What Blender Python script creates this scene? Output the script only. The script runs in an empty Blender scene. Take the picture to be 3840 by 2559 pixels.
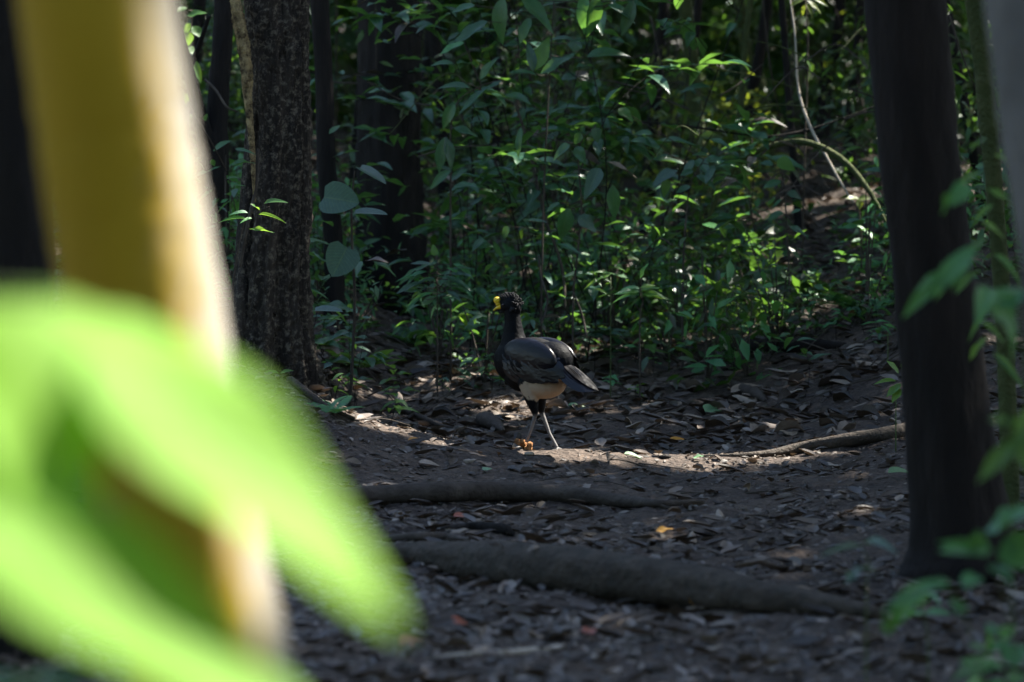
import bpy, bmesh, math, random
import numpy as np
from mathutils import Vector, Matrix, Quaternion

random.seed(11); np.random.seed(11)
R = math.radians
scene = bpy.context.scene
col = scene.collection

# ------------------------------------------------------------------ camera, sky, sun, exposure
F = 12600.0                 # focal length in pixels of the 3840 px wide photograph
CX, CY, HOR, H = 1920.0, 1279.5, 780.0, 1.25
PITCH = math.atan((CY - HOR) / F)
cam_d = bpy.data.cameras.new('camera'); cam = bpy.data.objects.new('camera', cam_d); col.objects.link(cam)
cam.location = (0, 0, H); cam.rotation_euler = (math.pi / 2 - PITCH, 0, 0)
cam_d.sensor_width = 36; cam_d.lens = 36 * F / 3840; cam_d.clip_start = 0.1; cam_d.clip_end = 2000
cam_d.dof.use_dof = True; cam_d.dof.focus_distance = 16.1; cam_d.dof.aperture_fstop = 2.7
cam_d.dof.aperture_blades = 9
scene.camera = cam

SUN_EL, SUN_AZ = R(52), R(58)        # azimuth measured from +Y (view direction) towards +X
S = Vector((math.cos(SUN_EL) * math.sin(SUN_AZ), math.cos(SUN_EL) * math.cos(SUN_AZ), math.sin(SUN_EL)))
world = bpy.data.worlds.new('World'); scene.world = world; world.use_nodes = True
wn = world.node_tree.nodes; wl = world.node_tree.links
sky = wn.new('ShaderNodeTexSky'); sky.sky_type = 'NISHITA'; sky.sun_disc = False
sky.sun_elevation = SUN_EL; sky.sun_rotation = SUN_AZ
wn['Background'].inputs['Strength'].default_value = 0.105
wl.new(sky.outputs[0], wn['Background'].inputs[0])
sun_d = bpy.data.lights.new('sun', 'SUN'); sun_d.energy = 5.0; sun_d.angle = R(0.53); sun_d.color = (1, 0.95, 0.86)
sun = bpy.data.objects.new('sun', sun_d); col.objects.link(sun)
sun.rotation_euler = S.to_track_quat('Z', 'Y').to_euler(); sun.location = S * 40
scene.view_settings.view_transform = 'Standard'; scene.view_settings.look = 'None'
scene.view_settings.gamma = 1; scene.view_settings.use_curve_mapping = False
scene.view_settings.exposure = 2.2
scene.cycles.use_denoising = True
scene.cycles.max_bounces = 8; scene.cycles.diffuse_bounces = 4; scene.cycles.glossy_bounces = 3
scene.cycles.transmission_bounces = 6
scene.cycles.sample_clamp_indirect = 6

# ------------------------------------------------------------------ helpers
UPV = Vector((0, math.sin(PITCH), math.cos(PITCH))); FWD = Vector((0, math.cos(PITCH), -math.sin(PITCH)))
def W(px, py, Y):
    """point at world depth Y seen at photograph pixel (px, py)"""
    d = FWD + Vector((1, 0, 0)) * ((px - CX) / F) + UPV * (-(py - CY) / F)
    return Vector((0, 0, H)) + d * (Y / d.y)
def sstep(a, b, x):
    t = np.clip((x - a) / (b - a), 0, 1); return t * t * (3 - 2 * t)
def gz(x, y):
    """height of the forest floor"""
    x = np.asarray(x, float); y = np.asarray(y, float)
    z = 0.05 * sstep(12.5, 15.5, y)
    z = z + 0.036 * np.exp(-((y - (15.75 + 0.10 * (x - 0.3) ** 2)) / 0.28) ** 2) * sstep(-2.2, -1.0, x) * sstep(3.2, 1.6, x)
    z = z - 0.05 * np.exp(-((y - 16.6) / 0.5) ** 2) * np.exp(-((x - 0.2) / 1.2) ** 2)
    s = np.maximum(y - 17.0, 0)
    z = z + 0.078 * s * sstep(0, 3, s) - 0.02 * np.maximum(y - 34, 0)
    z = z + 0.25 * np.exp(-((x + 1.0) / 0.6) ** 2 - ((y - 15.7) / 0.75) ** 2)
    z = z + 0.36 * sstep(-0.55, -1.7, x) * sstep(14.6, 17.0, y)
    z = z + 0.30 * sstep(1.0, 3.6, x) * sstep(8, 12, y)
    z = z + 0.25 * sstep(0.9, 2.6, x) * sstep(16, 20, y)
    z = z + 0.30 * sstep(-0.6, -2.6, x) * sstep(6, 11, y)
    z = z + 0.016 * np.sin(3.1 * x + 1.7 * y) + 0.012 * np.sin(5.3 * y - 2.2 * x + 1) + 0.008 * np.sin(9.1 * x + 4.3 * y)
    z = z + 0.006 * np.sin(17 * x - 13 * y) + 0.005 * np.sin(23 * y + 11 * x + 2)
    return z
def g(x, y): return float(gz(x, y))
_YS = np.arange(6, 60, 0.02)
def GP(px, py):
    """where the line of sight through a pixel meets the ground"""
    d = FWD + Vector((1, 0, 0)) * ((px - CX) / F) + UPV * (-(py - CY) / F)
    X = d.x / d.y * _YS; Z = H + d.z / d.y * _YS
    k = np.nonzero(Z <= gz(X, _YS))[0]
    return W(px, py, float(_YS[k[0]]) if len(k) else 40.0)
def mesh_np(name, v, f, uv=None, smooth=True):
    v = np.asarray(v, np.float32); f = np.asarray(f, np.int32)
    me = bpy.data.meshes.new(name); n = f.shape[1]
    me.vertices.add(len(v)); me.vertices.foreach_set('co', v.ravel())
    me.loops.add(f.size); me.loops.foreach_set('vertex_index', f.ravel())
    me.polygons.add(len(f)); me.polygons.foreach_set('loop_start', np.arange(len(f), dtype=np.int32) * n)
    if smooth: me.polygons.foreach_set('use_smooth', np.ones(len(f), bool))
    me.update(calc_edges=True)
    if uv is not None:
        l = me.uv_layers.new(name='UVMap'); l.data.foreach_set('uv', np.asarray(uv, np.float32)[f.ravel()].ravel())
    return me
def obj(name, me, mat=None, parent=None):
    o = bpy.data.objects.new(name, me); col.objects.link(o)
    if mat and me is not None and not me.materials: me.materials.append(mat)
    if parent: o.parent = parent
    return o
def tag(o, label=None, cat=None, group=None, kind=None):
    if label: o['label'] = label
    if cat: o['category'] = cat
    if group: o['group'] = group
    if kind: o['kind'] = kind
    return o
def thing(name, label, cat, loc, group=None):
    o = bpy.data.objects.new(name, None); col.objects.link(o); o.location = loc; o.empty_display_size = 0.1
    return tag(o, label, cat, group)
def catmull(P, n):
    P = np.asarray(P, float); m = len(P)
    if m == 2:
        t = np.linspace(0, 1, n)[:, None]; return P[0] * (1 - t) + P[1] * t
    Q = np.vstack([2 * P[0] - P[1], P, 2 * P[-1] - P[-2]])
    out = []
    for u in np.linspace(0, m - 1 - 1e-6, n):
        i = int(u); t = u - i; a, b, c, d = Q[i:i + 4]
        out.append(0.5 * (2 * b + (c - a) * t + (2 * a - 5 * b + 4 * c - d) * t * t + (3 * b - a - 3 * c + d) * t ** 3))
    return np.array(out)
def tube_data(P, rad, nr=40, na=12, rough=0.0, lobes=(), seed=0, flare=0.0):
    """tapered tube along a spline; lobes = (count, amplitude, phase) flutes; rough = knobbly surface"""
    rng = np.random.RandomState(seed)
    C = catmull(P, nr); rr = catmull(np.asarray(rad, float)[:, None], nr)[:, 0]
    T = np.gradient(C, axis=0); T /= np.linalg.norm(T, axis=1)[:, None]
    up = np.array([0, 0, 1.0]) if abs(T[0][2]) < 0.8 else np.array([0, -1.0, 0])
    A = np.arange(na) / na * 2 * math.pi; V = []
    L = np.concatenate([[0], np.cumsum(np.linalg.norm(np.diff(C, axis=0), axis=1))])
    ph = rng.rand(8) * 6.28; UV = []
    for i in range(nr):
        n1 = up - T[i] * np.dot(up, T[i]); n1 /= np.linalg.norm(n1); n2 = np.cross(T[i], n1); up = n1
        m = np.ones(na)
        for c, a, p in lobes: m += a * (1 + flare * math.exp(-L[i] / .32)) * np.cos(c * A + p + 0.25 * np.sin(L[i] * 1.7 + c))
        if rough:
            m += rough * (np.sin(3 * A + L[i] * 7 / max(rr.mean(), .02) * .1 + ph[0]) * np.sin(L[i] * 9 + ph[1])
                          + 0.7 * np.sin(7 * A + ph[2] + np.sin(L[i] * 11)) * np.sin(L[i] * 23 + ph[3])) + rough * 0.7 * rng.randn(na)
        V.append(C[i] + (n1[None] * np.cos(A)[:, None] + n2[None] * np.sin(A)[:, None]) * (rr[i] * m)[:, None])
        UV += [(a / na, L[i]) for a in range(na)]
    V = np.vstack(V); Fc = []
    for i in range(nr - 1):
        for a in range(na):
            b = (a + 1) % na; Fc.append((i * na + a, i * na + b, (i + 1) * na + b, (i + 1) * na + a))
    # caps: collapse onto end centres
    V = np.vstack([V, C[0], C[-1]]); k = nr * na
    UV += [(0, 0), (0, 1)]
    for a in range(na):
        b = (a + 1) % na; Fc.append((k, b, a, k)); Fc.append((k + 1, (nr - 1) * na + a, (nr - 1) * na + b, k + 1))
    return V, Fc, UV
def clean_quads(me):
    bm = bmesh.new(); bm.from_mesh(me); bmesh.ops.dissolve_degenerate(bm, dist=1e-7, edges=bm.edges); bm.to_mesh(me); bm.free()
def tube(name, P, rad, mat, parent=None, origin=(0, 0, 0), **k):
    V, Fc, UV = tube_data(P, rad, **k)
    nq = [q for q in Fc if len(set(q)) == 4]; nt = [tuple(dict.fromkeys(q)) for q in Fc if len(set(q)) == 3]
    me = bpy.data.meshes.new(name)
    me.from_pydata((V - np.asarray(origin)[None]).tolist(), [], nq + nt)
    me.polygons.foreach_set('use_smooth', np.ones(len(me.polygons), bool)); me.update()
    return obj(name, me, mat, parent)
def join_tubes(name, specs, mat, parent=None, origin=(0, 0, 0)):
    VV, FF, o = [], [], 0
    for P, rad, k in specs:
        V, Fc, UV = tube_data(P, rad, **k); VV.append(V)
        FF += [tuple(dict.fromkeys(i + o for i in q)) for q in Fc]; o += len(V)
    me = bpy.data.meshes.new(name); me.from_pydata((np.vstack(VV) - np.asarray(origin)[None]).tolist(), [], FF)
    me.polygons.foreach_set('use_smooth', np.ones(len(me.polygons), bool)); me.update()
    return obj(name, me, mat, parent)

# ------------------------------------------------------------------ materials
def new_mat(name):
    m = bpy.data.materials.new(name); m.use_nodes = True; n = m.node_tree.nodes; n.clear(); return m, n, m.node_tree.links
def ramp(n, stops, interp='LINEAR'):
    r = n.new('ShaderNodeValToRGB'); r.color_ramp.interpolation = interp
    e = r.color_ramp.elements
    while len(e) < len(stops): e.new(0.5)
    for k, (p, c) in enumerate(stops): e[k].position = p; e[k].color = (*c, 1)
    return r
def leaf_mat(name, cols, trans=0.35, rough=0.42, tcol=(0.16, 0.34, 0.03), veins=0.25, spec=0.5, nscale=9):
    m, n, l = new_mat(name)
    out = n.new('ShaderNodeOutputMaterial'); geo = n.new('ShaderNodeNewGeometry'); oi = n.new('ShaderNodeObjectInfo')
    add = n.new('ShaderNodeMath'); add.operation = 'ADD'; fr = n.new('ShaderNodeMath'); fr.operation = 'FRACT'
    l.new(geo.outputs['Random Per Island'], add.inputs[0]); l.new(oi.outputs['Random'], add.inputs[1]); l.new(add.outputs[0], fr.inputs[0])
    rp = ramp(n, [(i / max(1, len(cols) - 1), c) for i, c in enumerate(cols)]); l.new(fr.outputs[0], rp.inputs[0])
    # veins from the leaf's own UV
    uv = n.new('ShaderNodeUVMap'); sep = n.new('ShaderNodeSeparateXYZ'); l.new(uv.outputs[0], sep.inputs[0])
    def mth(op, a, b=None, c=None):
        q = n.new('ShaderNodeMath'); q.operation = op
        for i, x in enumerate((a, b, c)):
            if x is None: continue
            if isinstance(x, (int, float)): q.inputs[i].default_value = x
            else: l.new(x, q.inputs[i])
        return q.outputs[0]
    au = mth('ABSOLUTE', mth('SUBTRACT', sep.outputs[0], 0.5))
    ph = mth('MULTIPLY', mth('SUBTRACT', sep.outputs[1], mth('MULTIPLY', au, 0.55)), 62.0)
    lat = mth('POWER', mth('MULTIPLY_ADD', mth('SINE', ph), 0.5, 0.5), 10.0)
    mid = mth('LESS_THAN', au, 0.022)
    vn = mth('MULTIPLY', mth('MAXIMUM', mid, mth('MULTIPLY', lat, 0.6)), veins)
    mixv = n.new('ShaderNodeMixRGB'); mixv.blend_type = 'MIX'; mixv.inputs[2].default_value = (0.16, 0.22, 0.07, 1)
    l.new(vn, mixv.inputs[0]); l.new(rp.outputs[0], mixv.inputs[1])
    tc = n.new('ShaderNodeTexCoord'); nz = n.new('ShaderNodeTexNoise'); nz.inputs['Scale'].default_value = nscale; nz.inputs['Detail'].default_value = 4
    l.new(tc.outputs['Object'], nz.inputs['Vector'])
    hv = n.new('ShaderNodeHueSaturation'); l.new(mth('MULTIPLY_ADD', nz.outputs[0], 0.9, 0.55), hv.inputs['Value']); l.new(mixv.outputs[0], hv.inputs['Color'])
    p = n.new('ShaderNodeBsdfPrincipled'); p.inputs['Roughness'].default_value = rough; p.inputs['Specular IOR Level'].default_value = spec
    l.new(hv.outputs[0], p.inputs['Base Color'])
    bp = n.new('ShaderNodeBump'); bp.inputs['Strength'].default_value = 0.25; bp.inputs['Distance'].default_value = 0.004
    l.new(mth('ADD', lat, nz.outputs[0]), bp.inputs['Height']); l.new(bp.outputs[0], p.inputs['Normal'])
    if trans > 0:
        tr = n.new('ShaderNodeBsdfTranslucent')
        tm = n.new('ShaderNodeMixRGB'); tm.blend_type = 'MIX'; tm.inputs[0].default_value = 0.75; tm.inputs[2].default_value = (*tcol, 1)
        l.new(hv.outputs[0], tm.inputs[1]); l.new(tm.outputs[0], tr.inputs[0])
        ms = n.new('ShaderNodeMixShader'); ms.inputs[0].default_value = trans
        l.new(p.outputs[0], ms.inputs[1]); l.new(tr.outputs[0], ms.inputs[2]); l.new(ms.outputs[0], out.inputs[0])
    else: l.new(p.outputs[0], out.inputs[0])
    return m
def bark_mat(name, c1, c2, c3, scale=6, stretch=0.18, rough=0.9, bump=0.6, lich=None, lich_amt=0.5, spec=0.25, lsc=0.7):
    m, n, l = new_mat(name); out = n.new('ShaderNodeOutputMaterial'); p = n.new('ShaderNodeBsdfPrincipled')
    p.inputs['Roughness'].default_value = rough; p.inputs['Specular IOR Level'].default_value = spec
    tc = n.new('ShaderNodeTexCoord'); mp = n.new('ShaderNodeMapping'); mp.inputs['Scale'].default_value = (1, 1, stretch)
    l.new(tc.outputs['Object'], mp.inputs[0])
    a = n.new('ShaderNodeTexNoise'); a.inputs['Scale'].default_value = scale; a.inputs['Detail'].default_value = 8; a.inputs['Roughness'].default_value = 0.65
    l.new(mp.outputs[0], a.inputs['Vector'])
    b = n.new('ShaderNodeTexNoise'); b.inputs['Scale'].default_value = scale * 5; b.inputs['Detail'].default_value = 6
    l.new(mp.outputs[0], b.inputs['Vector'])
    r = ramp(n, [(0.3, c1), (0.52, c2), (0.75, c3)]); l.new(a.outputs[0], r.inputs[0])
    last = r.outputs[0]
    if lich:
        c = n.new('ShaderNodeTexNoise'); c.inputs['Scale'].default_value = scale * lsc; c.inputs['Detail'].default_value = 7; c.inputs['Roughness'].default_value = 0.7
        l.new(tc.outputs['Object'], c.inputs['Vector'])
        rr = ramp(n, [(1 - lich_amt - 0.06, (0, 0, 0)), (1 - lich_amt + 0.1, (1, 1, 1))]); l.new(c.outputs[0], rr.inputs[0])
        mx = n.new('ShaderNodeMixRGB'); l.new(rr.outputs[0], mx.inputs[0]); l.new(last, mx.inputs[1]); mx.inputs[2].default_value = (*lich, 1)
        last = mx.outputs[0]
    l.new(last, p.inputs['Base Color'])
    ad = n.new('ShaderNodeMath'); ad.operation = 'MULTIPLY_ADD'; ad.inputs[1].default_value = 0.5
    l.new(b.outputs[0], ad.inputs[0]); l.new(a.outputs[0], ad.inputs[2])
    bp = n.new('ShaderNodeBump'); bp.inputs['Strength'].default_value = bump; bp.inputs['Distance'].default_value = 0.03
    l.new(ad.outputs[0], bp.inputs['Height']); l.new(bp.outputs[0], p.inputs['Normal']); l.new(p.outputs[0], out.inputs[0])
    return m
M = {}
M['leaf'] = leaf_mat('leaf_green', [(.024, .078, .042), (.034, .105, .054), (.044, .125, .044), (.032, .092, .062)])
M['leaf_big'] = leaf_mat('leaf_glossy', [(.026, .085, .048), (.036, .115, .054), (.032, .095, .070)], rough=0.30, veins=0.35)
M['leaf_light'] = leaf_mat('leaf_light', [(.06, .17, .03), (.09, .20, .03), (.05, .14, .04)], trans=0.45, tcol=(.25, .42, .04))
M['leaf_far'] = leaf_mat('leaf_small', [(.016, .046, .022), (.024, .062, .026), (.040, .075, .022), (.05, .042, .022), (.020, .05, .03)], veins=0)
M['leaf_yellow'] = leaf_mat('leaf_yellow_green', [(.07, .12, .02), (.11, .14, .02), (.05, .10, .02)], trans=0.45, tcol=(.34, .42, .03), veins=0)
M['leaf_heart'] = leaf_mat('leaf_heart', [(.030, .075, .052), (.040, .092, .062)], trans=0.2, rough=0.42, veins=0.35)
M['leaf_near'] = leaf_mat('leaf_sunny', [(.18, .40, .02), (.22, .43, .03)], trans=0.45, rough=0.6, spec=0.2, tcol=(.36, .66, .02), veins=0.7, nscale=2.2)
M['leaf_side'] = leaf_mat('leaf_mid', [(.045, .17, .075), (.06, .22, .075), (.085, .25, .06)], trans=0.35, veins=0.2)
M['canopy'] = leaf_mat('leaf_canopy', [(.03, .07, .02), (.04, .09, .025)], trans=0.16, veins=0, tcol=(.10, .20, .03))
LIT = [(.014, .010, .007), (.055, .038, .027), (.11, .080, .060), (.026, .018, .013), (.18, .138, .108), (.075, .062, .056), (.018, .012, .009), (.065, .044, .031), (.28, .225, .18)]
M['litter'] = leaf_mat('dry_leaf', LIT, trans=0.06, rough=0.52, tcol=(.2, .12, .06), veins=0.1, spec=0.35)
M['litter_pale'] = leaf_mat('dry_leaf_pale', [(.22, .16, .11), (.30, .23, .17), (.18, .13, .10)], trans=0.08, rough=0.55, tcol=(.3, .2, .1), veins=0.15)
M['leaf_fallen_green'] = leaf_mat('fallen_green', [(.14, .26, .12), (.17, .30, .15)], trans=0.2, rough=0.5, veins=0.2)
M['leaf_red'] = leaf_mat('fallen_red', [(.20, .035, .014), (.26, .055, .02)], trans=0.1, rough=0.5, tcol=(.5, .08, .02))
M['leaf_orange'] = leaf_mat('fallen_orange', [(.55, .28, .02), (.5, .2, .02)], trans=0.1, rough=0.5, tcol=(.6, .3, .02))
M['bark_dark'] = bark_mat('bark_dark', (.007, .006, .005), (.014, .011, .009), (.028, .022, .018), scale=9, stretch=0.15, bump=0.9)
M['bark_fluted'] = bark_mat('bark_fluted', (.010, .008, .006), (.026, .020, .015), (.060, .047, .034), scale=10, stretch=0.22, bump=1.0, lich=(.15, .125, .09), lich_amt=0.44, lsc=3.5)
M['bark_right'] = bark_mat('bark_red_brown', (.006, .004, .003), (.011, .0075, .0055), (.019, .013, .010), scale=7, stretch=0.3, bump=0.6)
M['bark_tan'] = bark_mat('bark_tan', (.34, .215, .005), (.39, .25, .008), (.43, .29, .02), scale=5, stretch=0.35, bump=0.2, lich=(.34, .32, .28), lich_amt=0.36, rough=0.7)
def sun_side_pale(m):  # paints the overexposed sunlit strip into the bark colour, over the lichen patches
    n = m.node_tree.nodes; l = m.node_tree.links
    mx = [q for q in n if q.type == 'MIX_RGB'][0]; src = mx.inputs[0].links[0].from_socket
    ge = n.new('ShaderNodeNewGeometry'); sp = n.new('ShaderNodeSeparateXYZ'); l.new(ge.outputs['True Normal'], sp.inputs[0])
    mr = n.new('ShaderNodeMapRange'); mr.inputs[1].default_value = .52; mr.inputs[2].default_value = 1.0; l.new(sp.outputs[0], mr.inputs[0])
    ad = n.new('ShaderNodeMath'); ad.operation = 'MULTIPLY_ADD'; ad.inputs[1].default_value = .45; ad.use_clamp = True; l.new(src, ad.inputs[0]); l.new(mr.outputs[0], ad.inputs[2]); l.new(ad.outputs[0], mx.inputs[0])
sun_side_pale(M['bark_tan'])
M['bark_grey'] = bark_mat('bark_grey', (.10, .095, .09), (.15, .145, .14), (.22, .21, .20), scale=5, stretch=0.5, bump=0.3)
M['bark_moss'] = bark_mat('bark_moss', (.035, .048, .014), (.055, .068, .020), (.09, .095, .038), scale=12, stretch=1, bump=1.0)
M['lit_edge_pale'] = bark_mat('lit_edge_pale', (.15, .11, .05), (.34, .255, .12), (.46, .36, .18), scale=25, stretch=0.6, bump=1.0, lich=(.06, .04, .02), lich_amt=0.5)
M['log'] = bark_mat('log_bark', (.030, .022, .015), (.056, .042, .030), (.092, .072, .054), scale=9, stretch=1, bump=1.0, rough=0.8, lich=(.03, .026, .018), lich_amt=.45, lsc=3)
M['root'] = bark_mat('root_bark', (.032, .024, .018), (.058, .045, .035), (.095, .076, .060), scale=9, stretch=1, bump=0.6, rough=0.85)
M['twig'] = bark_mat('twig_bark', (.03, .024, .018), (.06, .048, .036), (.11, .09, .068), scale=20, stretch=0.5, bump=0.3)
M['twig_pale'] = bark_mat('twig_pale', (.30, .26, .21), (.40, .35, .29), (.5, .45, .38), scale=20, stretch=0.5, bump=0.3)
M['stem'] = bark_mat('green_stem', (.05, .08, .025), (.07, .10, .03), (.09, .11, .045), scale=12, stretch=0.4, bump=0.2, rough=0.6)
M['stone'] = bark_mat('stone', (.12, .10, .085), (.2, .17, .14), (.28, .25, .21), scale=14, stretch=1, bump=0.5)

def ground_mat():
    m, n, l = new_mat('forest_soil'); out = n.new('ShaderNodeOutputMaterial'); p = n.new('ShaderNodeBsdfPrincipled')
    p.inputs['Roughness'].default_value = 0.85; p.inputs['Specular IOR Level'].default_value = 0.3
    tc = n.new('ShaderNodeTexCoord')
    a = n.new('ShaderNodeTexNoise'); a.inputs['Scale'].default_value = 1.4; a.inputs['Detail'].default_value = 6
    b = n.new('ShaderNodeTexNoise'); b.inputs['Scale'].default_value = 26; b.inputs['Detail'].default_value = 8; b.inputs['Roughness'].default_value = 0.7
    v = n.new('ShaderNodeTexVoronoi'); v.inputs['Scale'].default_value = 38
    for q in (a, b, v): l.new(tc.outputs['Object'], q.inputs['Vector'])
    r1 = ramp(n, [(0.32, (.044, .031, .023)), (0.6, (.088, .063, .046))]); l.new(a.outputs[0], r1.inputs[0])
    r2 = ramp(n, [(0.35, (.35, .33, .32)), (0.55, (1, 1, 1)), (0.72, (1.7, 1.6, 1.5))]); l.new(b.outputs[0], r2.inputs[0])
    mx = n.new('ShaderNodeMixRGB'); mx.blend_type = 'MULTIPLY'; mx.inputs[0].default_value = 1; l.new(r1.outputs[0], mx.inputs[1]); l.new(r2.outputs[0], mx.inputs[2])
    l.new(mx.outputs[0], p.inputs['Base Color'])
    ad = n.new('ShaderNodeMath'); ad.operation = 'ADD'; l.new(b.outputs[0], ad.inputs[0]); l.new(v.outputs[0], ad.inputs[1])
    bp = n.new('ShaderNodeBump'); bp.inputs['Strength'].default_value = 0.8; bp.inputs['Distance'].default_value = 0.02
    l.new(ad.outputs[0], bp.inputs['Height']); l.new(bp.outputs[0], p.inputs['Normal']); l.new(p.outputs[0], out.inputs[0])
    return m
M['soil'] = ground_mat()

# ------------------------------------------------------------------ leaf shapes (unit length along +Y, base at origin)
def leaf_data(shape='lance', width=0.3, droop=0.2, fold=0.12, ns=8, nx=2, wave=0.0, curl=0.0, seed=0, petiole=0.0):
    rng = np.random.RandomState(seed); V, UV = [], []
    for i in range(ns + 1):
        t = i / ns
        if shape == 'lance': w = (math.sin(math.pi * t ** 0.85) ** 0.9) * (1 - 0.25 * t)
        elif shape == 'ovate': w = math.sin(math.pi * t ** 0.62) ** 0.75 * (1 - 0.2 * t)
        elif shape == 'heart': w = (min(1, (t + 0.10) / 0.25) ** 0.5) * max(0, 1 - ((t - 0.25) / 0.75) ** 2 if t > 0.25 else 1) ** 0.75
        else: w = math.sin(math.pi * t) ** 0.6
        if t <= 0 and shape != 'heart': w = 0.04
        if t >= 1: w = 0.01
        ww = width * w * (1 + (0.12 * rng.randn() if curl else 0))
        for j in range(-nx, nx + 1):
            s = j / nx; x = ww * s * 0.5
            z = -droop * t * t + fold * abs(s) * ww + wave * math.sin(t * 9 + s * 2) * abs(s) * ww - curl * (s * s) * ww + (curl * 0.25 * math.sin(5 * t + seed) * t)
            y = t
            if shape == 'heart' and t < 0.15: y = t - 0.05 * abs(s) * (1 - t / 0.15)
            V.append((x, y * (1 - 0.15 * droop * t), z)); UV.append((0.5 + s * 0.5, t))
    k = 2 * nx + 1; Fc = [(i * k + j, i * k + j + 1, (i + 1) * k + j + 1, (i + 1) * k + j) for i in range(ns) for j in range(k - 1)]
    return np.array(V), np.array(Fc), np.array(UV)
_LM = {}
def leaf_mesh(key, mat, **k):
    kk = (key, mat)
    if kk not in _LM:
        me = mesh_np('leaf', *leaf_data(**k)); me.materials.append(M[mat]); _LM[kk] = me
    return _LM[kk]
LANCE = [dict(shape='lance', width=.36, droop=.22, seed=1, wave=.15), dict(shape='lance', width=.40, droop=.35, seed=2, fold=.2), dict(shape='lance', width=.32, droop=.12, seed=3, fold=.22, wave=.1)]
OVATE = [dict(shape='ovate', width=.48, droop=.15, seed=4), dict(shape='ovate', width=.42, droop=.28, seed=5, fold=.2), dict(shape='ovate', width=.54, droop=.1, seed=6, wave=.15)]
def pick(kind, mat, rng=random):
    i = rng.randrange(3); d = LANCE if kind == 'lance' else OVATE
    return leaf_mesh(kind + str(i), mat, **d[i])
def frame(axis, normal):
    y = Vector(axis).normalized(); z = Vector(normal); z = z - y * z.dot(y)
    if z.length < 1e-4: z = Vector((0.3, 0.2, 1)); z = z - y * z.dot(y)
    z.normalize(); x = y.cross(z); m = Matrix.Identity(4)
    for i in range(3): m[i][0], m[i][1], m[i][2] = x[i], y[i], z[i]
    return m
def put_leaf(parent, me, base, axis, normal, L, wscale=1.0, name='leaf'):
    o = bpy.data.objects.new(name, me); col.objects.link(o); o.parent = parent
    b = Vector(base) - Vector(parent.location)
    o.matrix_local = Matrix.Translation(b) @ frame(axis, normal) @ Matrix.Diagonal((L * wscale, L, L, 1))
    return o
def leaf_px(parent, mat, kind, bpx, tpx, wpx, Y, Yt=None, face=0.8, idx=0, side=0.0):
    """one leaf from base pixel to tip pixel at its own depth"""
    d = (LANCE if kind == 'lance' else OVATE if kind == 'ovate' else None)
    me = leaf_mesh(kind + str(idx), mat, **d[idx])
    b = W(*bpx, Y); t = W(*tpx, Yt or Y); ax = t - b; L = ax.length
    wid = wpx * Y / F / (L * d[idx]['width'])
    n = Vector((side, -face, 1 - face * 0.6))
    return put_leaf(parent, me, b, ax, n, L, wid)
def scatter(name, tmpl, mats, mat, parent=None):
    """many leaves joined in one mesh; mats: N x 4 x 4"""
    V, Fc, UV = tmpl; N = len(mats); n = len(V)
    Vh = np.hstack([V, np.ones((n, 1))])
    P = np.einsum('nij,vj->nvi', mats, Vh)[:, :, :3].reshape(-1, 3)
    FF = (Fc[None] + (np.arange(N) * n)[:, None, None]).reshape(-1, Fc.shape[1])
    me = mesh_np(name, P, FF, np.tile(UV, (N, 1))); me.materials.append(mat)
    return obj(name, me, None, parent)
def rand_mats(P, axis, normal, L, ws):
    y = axis / np.linalg.norm(axis, axis=1)[:, None]
    z = normal - y * np.sum(normal * y, axis=1)[:, None]; z /= np.linalg.norm(z, axis=1)[:, None] + 1e-9
    x = np.cross(y, z); m = np.zeros((len(P), 4, 4)); m[:, 3, 3] = 1
    m[:, :3, 0] = x * (L * ws)[:, None]; m[:, :3, 1] = y * L[:, None]; m[:, :3, 2] = z * L[:, None]; m[:, :3, 3] = P
    return m

# ------------------------------------------------------------------ the ground
def build_ground():
    xs = np.concatenate([np.array([-600, -250, -100, -50, -25, -14, -9, -6.5]), np.arange(-5, 5.001, 0.05), np.array([6.5, 9, 14, 25, 50, 100, 250, 600])])
    ys = np.concatenate([np.array([-300, -100, -40, -15, -6, -2, 1, 3, 4.5]), np.arange(5.5, 9, 0.15), np.arange(9, 24, 0.05), np.arange(24, 40, 0.3), np.array([41, 44, 48, 54, 62, 75, 95, 130, 200, 350, 700])])
    X, Y = np.meshgrid(xs, ys); Z = gz(X, Y)
    rng = np.random.RandomState(3); fine = (np.abs(X) < 5) & (Y > 8) & (Y < 24)
    Z = Z + np.where(fine, rng.randn(*X.shape) * 0.004, 0)
    nx, ny = len(xs), len(ys); V = np.stack([X, Y, Z], -1).reshape(-1, 3)
    i = np.arange(ny - 1)[:, None] * nx + np.arange(nx - 1)[None]
    Fc = np.stack([i, i + 1, i + 1 + nx, i + nx], -1).reshape(-1, 4)
    o = obj('ground', mesh_np('ground', V, Fc), M['soil']); tag(o, 'dark bare soil of the forest floor with a worn trail', kind='structure')
build_ground()

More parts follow.
